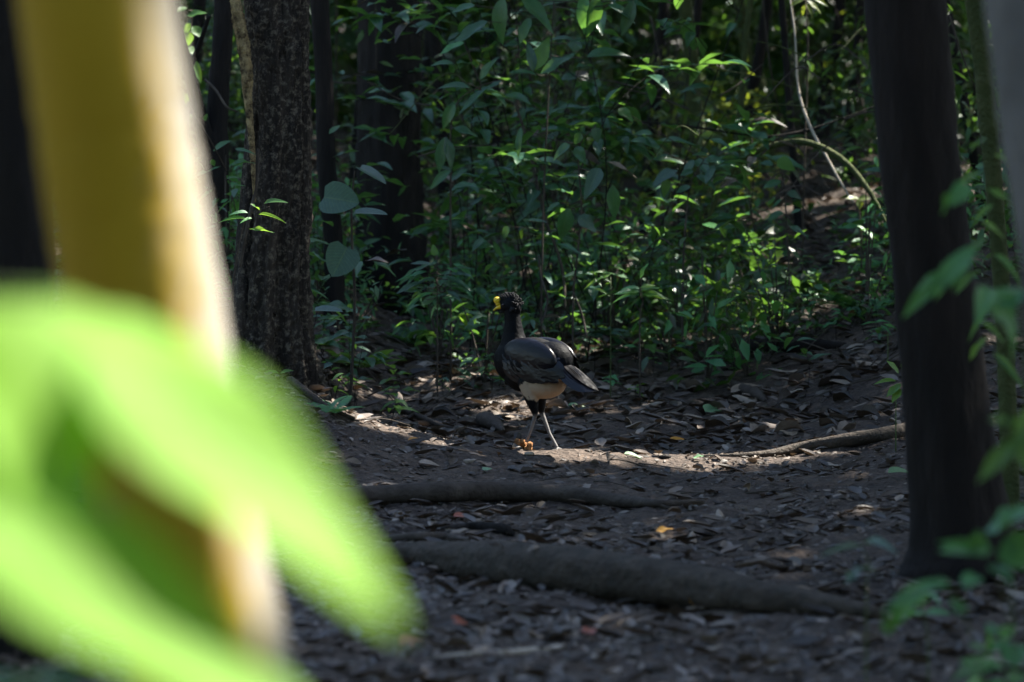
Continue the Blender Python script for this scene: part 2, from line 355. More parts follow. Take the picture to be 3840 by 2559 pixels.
# ------------------------------------------------------------------ standing trees in view
SUN_HOLES = [   # sun gaps in the leaf canopy: where their light lands (x, y, z, half-width, half-depth, turn)
    (-0.20, 2.0, 1.10, 0.45, 0.45, 0.0),
    (-0.42, 4.0, 1.0, 0.20, 0.32, 0.0),
    (2.75, 27.5, 0.9, 0.8, 0.32, 0), (2.3, 27.2, 0.9, 0.3, 0.12, 0), (4.3, 29.5, 1.2, 0.35, 0.3, 0), (2.0, 21.85, 1.67, 0.22, 0.12, 0), (2.22, 21.4, 1.35, .16, .10, 0),
    (1.94, 22.0, 2.58, .10, .10, 0), (0.69, 20.3, 1.81, .05, .06, 0), (0.60, 20.2, 1.06, .05, .06, 0), (0.48, 19.0, 0.86, .09, .08, 0), (-0.45, 19.3, 1.0, .03, .04, 0),
    (-1.18, 16.3, 1.26, .10, .08, 0), (-2.0, 21.0, 2.3, .16, .14, 0), (-2.1, 26, 2.6, .35, .3, 0), (1.75, 26.0, 2.1, .10, .08, 0), (2.1, 27.0, 2.5, .08, .08, 0), 
    (4.0, 27, 1.6, .10, .10, 0), (4.3, 30, 2.4, .12, .15, 0),
]
_st = [(-.95, 15.75, .08), (-.6, 15.78, .09), (-.4, 15.75, .07), (-.2, 15.72, .05), (0, 15.68, .05), (.3, 15.66, .04), (.7, 15.74, .04), (1.1, 15.86, .05), (1.4, 15.98, .06), (1.7, 16.05, .06), (2.05, 16.1, .06)]
for (xa, ya, wa), (xb, yb, wb) in zip(_st, _st[1:]):     # the strip of sun across the trail
    SUN_HOLES.append(((xa + xb) / 2, (ya + yb) / 2, .12, math.hypot(xb - xa, yb - ya) * .5, (wa + wb) / 2, math.atan2(yb - ya, xb - xa)))
crown_pts = []     # (x, y) of trees that own canopy leaves

def tree(name, label, path_px, radii_px, mat, top=9.0, group=None, na=36, nr=110, lobes=(), rough=0.03, seed=0, base_sink=0.15, flare=0.0):
    """path_px: (px, py, Y) from the base up"""
    P = [W(*p) for p in path_px]; rad = [r * p[2] / F for r, p in zip(radii_px, path_px)]
    b = P[0]; t = thing(name, label, 'tree', (b.x, b.y, g(b.x, b.y)), group)
    P = [Vector((b.x, b.y, g(b.x, b.y) - base_sink))] + [p for p in P if p.z > g(b.x, b.y)] ; rad = [rad[0] * 1.05] + rad[len(rad) - len(P) + 1:]
    d = (P[-1] - P[-2]).normalized(); d.z = max(d.z, .3); d.normalize(); q = P[-1]
    while q.z < top:
        q = q + d * 1.2; P.append(q.copy()); rad.append(rad[-1] * 0.95); d = (d + Vector((random.uniform(-.04, .04), random.uniform(-.04, .04), .05))).normalized()
    tube('trunk', P, rad, M[mat], t, origin=t.location, nr=nr, na=na, lobes=lobes, rough=rough, seed=seed, flare=flare)
    crown_pts.append((t, q.copy()))
    return t, P, rad

# smooth tan trunk close to the camera
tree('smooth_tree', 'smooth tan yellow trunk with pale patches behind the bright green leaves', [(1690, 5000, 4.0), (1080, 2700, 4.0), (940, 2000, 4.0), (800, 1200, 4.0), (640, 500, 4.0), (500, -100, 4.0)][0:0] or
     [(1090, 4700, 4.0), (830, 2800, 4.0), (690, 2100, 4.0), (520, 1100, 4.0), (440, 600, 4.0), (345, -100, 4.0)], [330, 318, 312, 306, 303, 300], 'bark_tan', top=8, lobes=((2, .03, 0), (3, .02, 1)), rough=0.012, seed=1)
# dark trunk behind it
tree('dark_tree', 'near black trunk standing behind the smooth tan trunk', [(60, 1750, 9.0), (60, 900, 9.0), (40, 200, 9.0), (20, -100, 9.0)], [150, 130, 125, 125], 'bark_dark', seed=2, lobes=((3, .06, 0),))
# fluted, twin-stemmed tree
ft, fP, fr = tree('fluted_tree', 'fluted dark tree with rough bark and flaring base at the edge of the trail',
     [(1015, 1400, 17.0), (1018, 1250, 17.0), (1028, 1000, 17.0), (1050, 600, 17.0), (1045, 250, 17.0), (1030, -60, 17.0)], [168, 140, 120, 105, 105, 112],
     'bark_fluted', lobes=((3, .11, .6), (5, .09, 2.0), (8, .06, .4), (13, .045, 0), (21, .03, 1)), rough=0.05, na=112, nr=220, seed=3, flare=1.6)
def stem_px(name, pts, rad_px, mat, parent, nr=50, na=14, rough=0.03, lobes=(), seed=0):
    return tube(name, [W(*p) for p in pts], [r * p[2] / F for r, p in zip(rad_px, pts)], M[mat], parent, origin=parent.location if parent else (0, 0, 0), nr=nr, na=na, rough=rough, lobes=lobes, seed=seed)
stem_px('second_stem', [(905, 1420, 16.9), (905, 1200, 16.9), (915, 1000, 16.95), (935, 700, 17.0), (960, 400, 17.0), (985, 150, 17.0), (1010, -100, 17.05)], [58, 44, 36, 30, 30, 34, 36], 'bark_fluted', ft, nr=120, na=24, lobes=((3, .1, 0), (5, .06, 1)), seed=4)
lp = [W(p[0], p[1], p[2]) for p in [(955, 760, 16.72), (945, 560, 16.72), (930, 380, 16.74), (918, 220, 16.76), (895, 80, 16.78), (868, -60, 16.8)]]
o = tube('liana', lp, [.008, .016, .024, .036, .036, .024], M['lit_edge_pale'], nr=140, na=18, rough=0.10, lobes=((2, .2, 0), (3, .1, 1)), seed=5, origin=lp[0])  # added pale strip, its colour stands for the lit trunk edge
o.location = lp[0]; tag(o, 'added pale ochre strip painting the lit edge of the fluted dark trunk', 'liana')
o = tube('liana', [p - lp[0] for p in [W(900, 1000, 16.7), W(925, 860, 16.7), W(960, 700, 16.72), W(968, 560, 16.75)]], [.008, .009, .009, .007], M['twig'], nr=40, na=8, rough=.05, seed=6)
o.location = lp[0]; tag(o, 'thin brown liana pressed flat against the fluted dark trunk', 'liana')

t, P, r = tree('forked_tree', 'slim black forked tree between the tan trunk and the fluted tree', [(810, 1330, 20.0), (810, 1000, 20.0), (800, 620, 20.0), (815, 420, 20.0), (835, 150, 20.0), (845, -60, 20.0)], [58, 52, 60, 42, 38, 38], 'bark_dark', seed=7, na=24)
stem_px('limb', [(795, 640, 20.0), (745, 420, 19.9), (700, 240, 19.8), (650, 60, 19.7), (600, -120, 19.6)], [46, 28, 22, 17, 14], 'bark_dark', t, seed=8)
stem_px('branch', [(770, 300, 19.8), (810, 340, 19.7), (850, 400, 19.6), (890, 420, 19.6)], [5, 5, 4, 3], 'twig', t, seed=9, na=8)
stem_px('branch', [(690, 300, 19.85), (740, 190, 19.8), (785, 60, 19.7)], [12, 10, 7], 'bark_dark', t, seed=19, na=8)
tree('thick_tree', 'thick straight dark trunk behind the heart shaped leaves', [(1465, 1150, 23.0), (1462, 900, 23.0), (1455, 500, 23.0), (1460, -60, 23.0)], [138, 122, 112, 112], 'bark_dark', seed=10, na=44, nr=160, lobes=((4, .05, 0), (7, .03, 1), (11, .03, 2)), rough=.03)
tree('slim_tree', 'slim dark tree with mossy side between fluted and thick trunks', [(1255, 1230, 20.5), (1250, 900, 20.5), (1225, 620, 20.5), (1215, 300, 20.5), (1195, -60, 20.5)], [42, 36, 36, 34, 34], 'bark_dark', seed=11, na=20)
# dark tree on the other side of the trail
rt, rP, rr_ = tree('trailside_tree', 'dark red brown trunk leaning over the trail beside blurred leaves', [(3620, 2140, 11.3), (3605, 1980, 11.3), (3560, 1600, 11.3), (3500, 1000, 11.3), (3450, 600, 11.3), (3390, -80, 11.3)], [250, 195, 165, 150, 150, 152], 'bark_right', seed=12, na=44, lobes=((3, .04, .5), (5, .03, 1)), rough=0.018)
tree('mossy_pole_tree', 'thin olive green mossy trunk next to the pale grey trunk', [(3790, 1900, 12.5), (3770, 1300, 12.5), (3735, 800, 12.5), (3690, 300, 12.5), (3645, -80, 12.5)], [36, 33, 32, 34, 36], 'bark_moss', seed=13, na=20)
tree('grey_tree', 'smooth pale grey trunk leaning in beside the mossy thin trunk', [(4130, 2600, 6.4), (4060, 1700, 6.4), (3960, 1000, 6.4), (3880, 500, 6.4), (3815, -60, 6.4)], [130, 125, 125, 125, 130], 'bark_grey', seed=14, na=30, rough=.015)

# slender background trunks
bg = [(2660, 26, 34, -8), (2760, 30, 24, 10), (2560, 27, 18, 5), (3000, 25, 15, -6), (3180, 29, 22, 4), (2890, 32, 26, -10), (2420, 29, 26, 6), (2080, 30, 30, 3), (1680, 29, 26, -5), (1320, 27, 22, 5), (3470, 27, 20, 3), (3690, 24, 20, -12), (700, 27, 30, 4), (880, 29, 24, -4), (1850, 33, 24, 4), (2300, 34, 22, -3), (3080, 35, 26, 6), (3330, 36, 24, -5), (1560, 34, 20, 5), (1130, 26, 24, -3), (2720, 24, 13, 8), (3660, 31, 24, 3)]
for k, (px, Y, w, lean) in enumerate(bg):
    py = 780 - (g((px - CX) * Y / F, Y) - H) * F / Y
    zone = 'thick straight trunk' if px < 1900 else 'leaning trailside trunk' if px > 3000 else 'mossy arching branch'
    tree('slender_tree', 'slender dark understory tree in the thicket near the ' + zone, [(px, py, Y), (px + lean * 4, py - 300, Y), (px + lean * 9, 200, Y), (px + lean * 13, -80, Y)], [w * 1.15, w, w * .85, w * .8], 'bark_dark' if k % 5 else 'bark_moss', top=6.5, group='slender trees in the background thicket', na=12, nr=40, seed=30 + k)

# ------------------------------------------------------------------ fallen wood on the trail
def log_px(name, label, pts, mat, cat='log', seed=0, nr=90, na=22, rough=.02, lobes=(), group=None, sink=0.15):
    """pts: (px, py of the underside, radius px) lying on the ground"""
    P, rad = [], []
    for px, py, r in pts:
        p = GP(px, py); rm = r * p.y / F; P.append(Vector((p.x, p.y + rm * .3, p.z + rm * (1 - sink)))); rad.append(rm)
    o = tube(name, [p - P[0] for p in P], rad, M[mat], nr=nr, na=na, rough=rough, lobes=lobes, seed=seed)
    o.location = P[0]; return tag(o, label, cat, group), P, rad
log_px('fallen_log', 'thick smooth grey brown log lying across the trail', [(1400, 2110, 24), (1500, 2115, 40), (1750, 2168, 70), (2000, 2208, 86), (2400, 2258, 88), (2720, 2292, 76), (2880, 2300, 58), (3050, 2310, 48), (3260, 2318, 26), (3330, 2320, 12)], 'log', seed=40, rough=.028, lobes=((2, .06, .4), (3, .05, 1), (5, .03, 2)), na=36, nr=140)
o, P, rd = log_px('surface_root', 'long thin root crossing the trail in front of the bird', [(1230, 1905, 34), (1400, 1900, 36), (1650, 1890, 38), (1900, 1888, 37), (2150, 1895, 33), (2330, 1908, 24), (2480, 1905, 14), (2640, 1890, 8)], 'root', 'root', seed=41, na=18, sink=-.15)
log_px('surface_root', 'thin pale forked rootlet at the end of the long root', [(2270, 1890, 12), (2380, 1885, 14), (2450, 1900, 10), (2520, 1912, 5)], 'log', 'root', seed=42, nr=30, na=10)
log_px('rotten_branch', 'dark rotten stick lying behind the thick log', [(1440, 2035, 14), (1560, 2030, 18), (1680, 2030, 16), (1760, 2035, 8)], 'root', 'branch', seed=43, nr=40, na=12, rough=.06)
log_px('rotten_branch', 'broken black bark slab beside the dark rotten stick', [(1640, 1995, 8), (1760, 1992, 18), (1880, 2005, 22), (1930, 2015, 8)], 'bark_dark', 'branch', seed=44, nr=40, na=12, rough=.1)
log_px('fallen_branch', 'smooth grey branch lying from the trail edge towards the leaning trunk', [(2600, 1716, 4), (2740, 1716, 8), (2880, 1712, 13), (3000, 1700, 22), (3150, 1680, 27), (3300, 1655, 27), (3450, 1630, 30), (3600, 1600, 32)], 'log', 'branch', seed=45, nr=60, na=14)
log_px('fallen_branch', 'short broken branch stub on the leaf covered slope', [(2745, 1450, 14), (2790, 1480, 22), (2850, 1500, 20), (2870, 1510, 8)], 'root', 'branch', seed=46, nr=30, na=12, rough=.05)
log_px('fallen_branch', 'decaying brown log half buried under the twigs of the slope', [(2680, 1325, 12), (2850, 1320, 26), (3000, 1320, 30), (3120, 1312, 18), (3170, 1300, 8)], 'bark_right', 'branch', seed=47, nr=40, na=14, rough=.05)
log_px('surface_root', 'gnarled root snaking down from the fluted tree to the trail', [(1090, 1440, 16), (1170, 1500, 14), (1240, 1545, 11), (1330, 1580, 8)], 'log', 'root', seed=48, nr=40, na=10)
log_px('surface_root', 'curved dark root along the bank behind the bird', [(1440, 1530, 9), (1540, 1560, 12), (1640, 1600, 10), (1700, 1610, 5)], 'root', 'root', seed=49, nr=30, na=10)
log_px('mossy_stone', 'rounded grey brown stone on the bank beside the bird', [(1790, 1580, 6), (1815, 1600, 30), (1855, 1615, 28), (1890, 1625, 6)], 'root', 'stone', seed=50, nr=16, na=12, rough=.05)
for k, (a, b, r) in enumerate([((1290, 1790), (1430, 1825), 8), ((1330, 1720), (1500, 1735), 7), ((1370, 1640), (1480, 1600), 6), ((1700, 2280), (2050, 2240), 7), ((1250, 1740), (1420, 1800), 6)]):
    pass

# ------------------------------------------------------------------ the bird
def build_bird():
    gp = W(1999, 1693, 15.84); base = Vector((gp.x, gp.y, g(gp.x, gp.y)))
    root = thing('curassow', 'black crested ground bird with yellow bill knob and pale belly stepping along the trail', 'bird', base)
    root.rotation_euler = (0, 0, R(135))
    m, n, l = new_mat('plumage'); out = n.new('ShaderNodeOutputMaterial'); p = n.new('ShaderNodeBsdfPrincipled'); p.inputs['Roughness'].default_value = .6; p.inputs['Specular IOR Level'].default_value = .10
    tc = n.new('ShaderNodeTexCoord')
    def mask(c, r, soft):
        mp = n.new('ShaderNodeMapping'); mp.vector_type = 'POINT'; mp.inputs['Scale'].default_value = [1 / x for x in r]; mp.inputs['Location'].default_value = [-a / b for a, b in zip(c, r)]
        l.new(tc.outputs['Object'], mp.inputs[0]); le = n.new('ShaderNodeVectorMath'); le.operation = 'LENGTH'; l.new(mp.outputs[0], le.inputs[0])
        nz = n.new('ShaderNodeTexNoise'); nz.inputs['Scale'].default_value = 45; l.new(tc.outputs['Object'], nz.inputs['Vector'])
        ad = n.new('ShaderNodeMath'); ad.operation = 'MULTIPLY_ADD'; ad.inputs[1].default_value = .42; l.new(nz.outputs[0], ad.inputs[0]); l.new(le.outputs['Value'], ad.inputs[2])
        mr = n.new('ShaderNodeMapRange'); mr.inputs[1].default_value = 1.22; mr.inputs[2].default_value = 1.22 - soft; l.new(ad.outputs[0], mr.inputs[0]); return mr.outputs[0]
    mx = n.new('ShaderNodeMixRGB'); mx.inputs[1].default_value = (.0030, .0030, .0038, 1); mx.inputs[2].default_value = (.36, .27, .19, 1)
    l.new(mask((-.118, 0, .300), (.138, .20, .066), .10), mx.inputs[0])
    sx = n.new('ShaderNodeSeparateXYZ'); l.new(tc.outputs['Object'], sx.inputs[0]); mr = n.new('ShaderNodeMapRange'); mr.inputs[1].default_value = .185; mr.inputs[2].default_value = .165; l.new(sx.outputs[2], mr.inputs[0])
    m2 = n.new('ShaderNodeMixRGB'); m2.inputs[2].default_value = (.15, .14, .135, 1); l.new(mr.outputs[0], m2.inputs[0]); l.new(mx.outputs[0], m2.inputs[1]); l.new(m2.outputs[0], p.inputs['Base Color'])
    nz = n.new('ShaderNodeTexNoise'); nz.inputs['Scale'].default_value = 70; nz.inputs['Detail'].default_value = 3; l.new(tc.outputs['Object'], nz.inputs['Vector'])
    bp = n.new('ShaderNodeBump'); bp.inputs['Strength'].default_value = .5; bp.inputs['Distance'].default_value = .006; l.new(nz.outputs[0], bp.inputs['Height']); l.new(bp.outputs[0], p.inputs['Normal']); l.new(p.outputs[0], out.inputs[0])
    body_m = m
    m, n, l = new_mat('wing_feather'); out = n.new('ShaderNodeOutputMaterial'); p = n.new('ShaderNodeBsdfPrincipled'); p.inputs['Base Color'].default_value = (.030, .022, .030, 1); p.inputs['Roughness'].default_value = .34; p.inputs['Specular IOR Level'].default_value = .30
    oi = n.new('ShaderNodeNewGeometry'); rp = ramp(n, [(0, (.0025, .002, .0035)), (1, (.006, .0045, .007))]); l.new(oi.outputs['Random Per Island'], rp.inputs[0]); l.new(rp.outputs[0], p.inputs['Base Color']); l.new(p.outputs[0], out.inputs[0]); wing_m = m
    tc = n.new('ShaderNodeTexCoord'); mp = n.new('ShaderNodeMapping'); mp.inputs['Scale'].default_value = (28, 60, 60); l.new(tc.outputs['Object'], mp.inputs[0])
    vo = n.new('ShaderNodeTexVoronoi'); vo.inputs['Scale'].default_value = 1; l.new(mp.outputs[0], vo.inputs['Vector']); bp = n.new('ShaderNodeBump'); bp.inputs['Strength'].default_value = .25; bp.inputs['Distance'].default_value = .005; l.new(vo.outputs[0], bp.inputs['Height']); l.new(bp.outputs[0], p.inputs['Normal'])
    def plain(name, c, r=.5):
        m, n, l = new_mat(name); out = n.new('ShaderNodeOutputMaterial'); p = n.new('ShaderNodeBsdfPrincipled'); p.inputs['Roughness'].default_value = r
        nz = n.new('ShaderNodeTexNoise'); nz.inputs['Scale'].default_value = 120; rp = ramp(n, [(.3, [x * .8 for x in c]), (.7, c)]); l.new(nz.outputs[0], rp.inputs[0]); l.new(rp.outputs[0], p.inputs['Base Color']); l.new(p.outputs[0], out.inputs[0]); return m
    yel = plain('yellow_horn', (.75, .52, .02), .4); black = plain('crest_black', (.003, .003, .0035), .9); horn = plain('leg_scales', (.17, .155, .145), .55); eye_m = plain('eye_dark', (.02, .01, .006), .1)
    ub = bmesh.new(); bmesh.ops.create_uvsphere(ub, u_segments=20, v_segments=12, radius=1); ub.verts.index_update()
    UVs = np.array([v.co[:] for v in ub.verts]); UFs = [[v.index for v in f.verts] for f in ub.faces]; ub.free(); BV, BF = [], []
    def ell(c, r, rot=None):
        q = UVs * np.array(r)
        if rot:
            ca, sa = math.cos(R(rot)), math.sin(R(rot)); q = np.stack([q[:, 0] * ca + q[:, 2] * sa, q[:, 1], -q[:, 0] * sa + q[:, 2] * ca], 1)
        o = len(BV) * len(UVs); BV.append(q + np.array(c)); BF.extend([[i + o for i in f] for f in UFs])
    def chain(pts):
        for (a, ra), (b, rb) in zip(pts, pts[1:]):
            a = Vector(a); b = Vector(b); k = max(2, int((b - a).length / (min(ra, rb) * .35)))
            for i in range(k + 1): t = i / k; ell(a.lerp(b, t), (ra + (rb - ra) * t,) * 3)
    ell((.105, 0, .425), (.125, .100, .110)); ell((0, 0, .415), (.175, .112, .125)); ell((-.12, 0, .425), (.125, .092, .098)); ell((-.07, 0, .325), (.125, .088, .075)); ell((.05, 0, .36), (.12, .09, .085))
    chain([((.125, 0, .47), .075), ((.128, .002, .545), .052), ((.130, .004, .61), .040), ((.136, .008, .665), .037), ((.142, .010, .695), .037)])
    ell((.150, .016, .684), (.044, .036, .036)); ell((.128, .004, .672), (.042, .036, .042))
    # legs: the near one dark and under the body, the other trailing
    chain([((-.02, .05, .33), .052), ((-.04, .048, .245), .031), ((-.058, .045, .185), .015), ((-.056, .045, .17), .0105), ((-.02, .047, .08), .0082), ((.012, .048, .022), .0085)])
    chain([((-.01, -.045, .33), .052), ((.0, -.047, .25), .032), ((-.006, -.05, .19), .016), ((-.012, -.05, .175), .0115), ((-.06, -.05, .085), .0082), ((-.108, -.05, .022), .0090)])
    me = bpy.data.meshes.new('tmp'); me.from_pydata(np.vstack(BV).tolist(), [], BF); me.update(); tmp = obj('tmp', me)
    rm = tmp.modifiers.new('r', 'REMESH'); rm.mode = 'VOXEL'; rm.voxel_size = .0048; sm = tmp.modifiers.new('s', 'SMOOTH'); sm.iterations = 4; sm.factor = .5
    dg = bpy.context.evaluated_depsgraph_get(); dg.update(); me2 = bpy.data.meshes.new_from_object(tmp.evaluated_get(dg)); bpy.data.objects.remove(tmp); me2.name = 'body'
    me2.polygons.foreach_set('use_smooth', np.ones(len(me2.polygons), bool)); obj('body', me2, body_m, root)
    # feather blades
    fv, ff, fu = leaf_data(shape='feather', width=.3, droop=.06, fold=-.10, ns=8, nx=2)
    def feathers(name, specs, mat, parent):
        ms = []
        for b, ax, nn, L, w in specs: ms.append(np.array(Matrix.Translation(b) @ frame(ax, nn) @ Matrix.Diagonal((L * w, L, L, 1))))
        return scatter(name, (fv, ff, fu), np.array(ms), mat, parent)
    rnd = random.Random(5)
    for s in (1, -1):
        sp = []
        for row, (zz, off, L0) in enumerate([(.50, .070, .12), (.475, .090, .14), (.445, .104, .16), (.415, .110, .17), (.385, .108, .16)]):
            for i in range(6):
                x = .11 - i * .045 + rnd.uniform(-.006, .006); bulge = 1 - ((x + .02) / .22) ** 2 * .28
                b = Vector((x, s * off * bulge * 1.03, zz + .018 - abs(x) * .05))
                sp.append((b, Vector((-1, s * (-.10 - .25 * max(0, i - 3) / 3), -.28 - .05 * row)), Vector((0, s * (.55 + row * .22), .9 - row * .18)), L0 * rnd.uniform(.9, 1.1), 1.25))
        w = feathers('wing', sp, wing_m, root); w['label'] = 'folded wing with a brown purple sheen'
        wb = bmesh.new(); bmesh.ops.create_uvsphere(wb, u_segments=28, v_segments=16, radius=1, matrix=Matrix.Translation((-.045, s * .066, .445)) @ Matrix.Rotation(R(-8), 4, 'Y') @ Matrix.Diagonal((.175, .046, .092, 1)))
        for fc in wb.faces: fc.smooth = True
        wm = bpy.data.meshes.new('wing_covert'); wb.to_mesh(wm); wb.free(); obj('wing_covert', wm, wing_m, root)
    for i in range(11):
        k = (i - 5) / 5.0
        b = Vector((-.17, k * .03, .455 - abs(k) * .02)); ax = Vector((-1, k * .13, -.52 - .04 * abs(k)))
        ms = np.array([np.array(Matrix.Translation(b) @ frame(ax, Vector((-.3, k * .9, 1))) @ Matrix.Diagonal((.30 * .95, .30 * (1 - .12 * abs(k)), .30, 1)))])
        scatter('tail_feather', (fv, ff, fu), ms, wing_m, root)
    # curly crest
    specs = []
    for i in range(130):
        a = rnd.uniform(-.9, 3.9); y0 = rnd.uniform(-.028, .028)
        b = np.array([.138 + .034 * math.cos(a), .010 + y0, .690 + .034 * math.sin(a) * (1 - (y0 / .05) ** 2)])
        o = np.array([math.cos(a), y0 * 12, math.sin(a) * .9 + .1]); o /= np.linalg.norm(o); L = rnd.uniform(.016, .030)
        specs.append(([b - o * .01, b + o * L * .6, b + o * L + np.array([.012, 0, 0]), b + o * L * .75 + np.array([.02, 0, .003])], [.004, .004, .0035, .0015], dict(nr=7, na=5)))
    join_tubes('crest', specs, black, root)
    fd = Vector((.84, .54, -.04)).normalized(); hd = Vector((.150, .016, .682))
    bm = bmesh.new()
    for t, rr_ in [(i / 10, 0) for i in range(11)]:
        bmesh.ops.create_uvsphere(bm, u_segments=12, v_segments=8, radius=.0135 * (1 - .72 * t), matrix=Matrix.Translation(hd + fd * (.030 + .040 * t) + Vector((0, 0, -.016 * t * t))))
    me = bpy.data.meshes.new('bill'); bm.to_mesh(me); bm.free(); bl = obj('bill', me, yel, root)
    bm = bmesh.new(); bmesh.ops.create_uvsphere(bm, u_segments=20, v_segments=14, radius=.0175, matrix=Matrix.Translation(hd + fd * .054 + Vector((0, 0, .030))))
    bmesh.ops.create_uvsphere(bm, u_segments=14, v_segments=10, radius=.012, matrix=Matrix.Translation(hd + fd * .050 + Vector((0, 0, .014))))
    me = bpy.data.meshes.new('knob'); bm.to_mesh(me); bm.free(); kb = obj('knob', me, yel, bl)
    for f in list(bl.data.polygons) + list(kb.data.polygons): f.use_smooth = True
    sd = Vector((-fd.y, fd.x, 0))
    for s in (1, -1):
        bm = bmesh.new(); bmesh.ops.create_uvsphere(bm, u_segments=12, v_segments=8, radius=.0065, matrix=Matrix.Translation(hd + fd * .018 + sd * s * .029 + Vector((0, 0, .008))))
        me = bpy.data.meshes.new('eye'); bm.to_mesh(me); bm.free(); obj('eye', me, eye_m, root)
    for (cx_, cy_, lift, ang) in [(.012, .048, .018, 0), (-.110, -.05, .016, -50)]:
        sp = []
        for a, L in [(-32, .055), (0, .068), (32, .055), (180, .028)]:
            a = R(a + ang); d = np.array([math.cos(a), math.sin(a), 0]); c = np.array([cx_, cy_, lift])
            sp.append(([c, c + d * L * .5 + [0, 0, -.006], c + d * L * .85 + [0, 0, -.012], c + d * L + [0, 0, -.016]], [.0075, .006, .005, .0018], dict(nr=8, na=8)))
        join_tubes('foot', sp, horn, root)
build_bird()

# ------------------------------------------------------------------ bright leaves close to the lens
def near_plant():
    x0 = W(120, 2500, 2.0)
    t = thing('broadleaf_sapling', 'sunlit lime green broad leaves drooping in front of the tan trunk', 'plant', (x0.x - .08, 2.1, g(x0.x, 2.1)))
    t.location = (W(-420, 1500, 2.1).x, 2.1, 0); t.location.z = g(t.location.x, 2.1)
    tube('stem', [Vector(t.location) - Vector((0, 0, .03)), Vector((t.location.x - .02, 2.1, .5)), W(-420, 1800, 2.1), W(-330, 1250, 2.1), W(-150, 1130, 2.1), W(150, 1130, 2.1), W(380, 1190, 2.08)], [.009, .008, .006, .005, .004, .003, .002], M['stem'], t, origin=t.location, nr=50, na=10)
    def L(b, tp, wpx, Y, Yt, face, idx, side=0., kind='ovate'):
        d = OVATE if kind == 'ovate' else LANCE
        key = 'near' + kind + str(idx)
        dd = dict(d[idx]); dd.update(ns=18, nx=4, fold=.04, droop=.10, wave=.05)
        me = leaf_mesh(key, 'leaf_near', **dd)
        bb = W(*b, Y); tt = W(*tp, Yt); ax = tt - bb; ln = ax.length
        put_leaf(t, me, bb, ax, Vector((side, -face, 1 - .5 * face)), ln, wpx * Y / F / (ln * d[idx]['width']))
    L((350, 1260), (1580, 2270), 710, 2.0, 1.93, .62, 0, .45)
    L((330, 1190), (1330, 1960), 440, 2.12, 2.1, .6, 1, .45)
    L((-250, 1800), (1380, 2780), 700, 1.92, 1.88, .62, 0, .4)
    L((130, 1150), (190, 2200), 600, 2.0, 1.9, .65, 2, .5)
    L((-250, 1150), (900, 1400), 420, 2.2, 2.15, .5, 2, .3)
    L((-150, 1130), (-500, 1750), 420, 2.1, 2.1, .4, 1)
    L((-60, 1450), (330, 2150), 260, 2.1, 2.1, .6, 0, .4)
    L((180, 1140), (660, 1640), 380, 2.05, 2.0, .6, 1, .5)
    L((-400, 1800), (-500, 2700), 420, 2.1, 2.1, .4, 1)
    L((-420, 1790), (-200, 1860), 60, 2.1, 1.92, .4, 1)
    t2 = thing('creeping_plant', 'small teal green leaf plant low beside the sunlit sapling', 'plant', W(100, 3000, 3.2) * 1.0); t2.location.z = g(t2.location.x, t2.location.y)
    tube('stem', [Vector(t2.location), W(90, 2800, 3.2), W(80, 2590, 3.2)], [.005, .004, .003], M['stem'], t2, origin=t2.location, nr=14, na=8)
    leaf_px(t2, 'leaf_side', 'ovate', (60, 2590), (330, 2520), 110, 3.2, 3.1, .4, 0); leaf_px(t2, 'leaf_side', 'ovate', (80, 2590), (-150, 2530), 110, 3.2, 3.2, .4, 1)
near_plant()

# ------------------------------------------------------------------ blurred leaves round the trailside tree
def leaf_group(name, label, stem, leaves, mat, Y, srad=3.0, smat='stem', group=None):
    """stem: pixels from ground up; leaves: (base px, tip px, width px, [face])"""
    b = W(*stem[0], Y); b.z = g(b.x, b.y); t = thing(name, label, 'plant', b, group)
    P = [b - Vector((0, 0, .03))] + [W(*s, Y) for s in stem if W(*s, Y).z > b.z + .02]
    if len(P) > 1: tube('stem', P, [srad * Y / F * (1.2 - .6 * i / (len(P) - 1)) for i in range(len(P))], M[smat], t, origin=t.location, nr=24, na=8, rough=.03)
    for k, lf in enumerate(leaves):
        kind = lf[4] if len(lf) > 4 else 'ovate'
        leaf_px(t, mat, kind, lf[0], lf[1], lf[2], Y, Y - random.uniform(-.1, .15), lf[3] if len(lf) > 3 else random.uniform(.4, .9), k % 3, random.uniform(-.3, .3))
    return t
leaf_group('climbing_plant', 'blurred teal leaf hanging in front of the leaning dark trunk', [(3800, 2400), (3780, 1700), (3720, 1200), (3660, 900)],
           [((3660, 925), (3480, 1090), 90, .8, 'lance'), ((3570, 1010), (3350, 1190), 70, .8, 'lance'), ((3610, 960), (3480, 1130), 66, .8, 'lance'), ((3640, 930), (3560, 1090), 74, .8, 'lance'), ((3530, 1040), (3450, 1050), 40, .8), ((3600, 700), (3520, 800), 70), ((3630, 690), (3560, 770), 80), ((3700, 1080), (3680, 1180), 80), ((3720, 1090), (3830, 1260), 120), ((3740, 1150), (3860, 1060), 100), ((3760, 1200), (3850, 1350), 110)], 'leaf_side', 7.2)
leaf_group('trailside_sapling', 'yellowish green sapling leaning in front of the dark trailside trunk', [(3900, 2700), (3880, 2200), (3830, 1750), (3800, 1600)],
           [((3830, 1640), (3670, 1780), 80, .7, 'lance'), ((3840, 1600), (3900, 1800), 150), ((3810, 1600), (3720, 1560), 70), ((3800, 1650), (3880, 1500), 90)], 'leaf_light', 6.3)
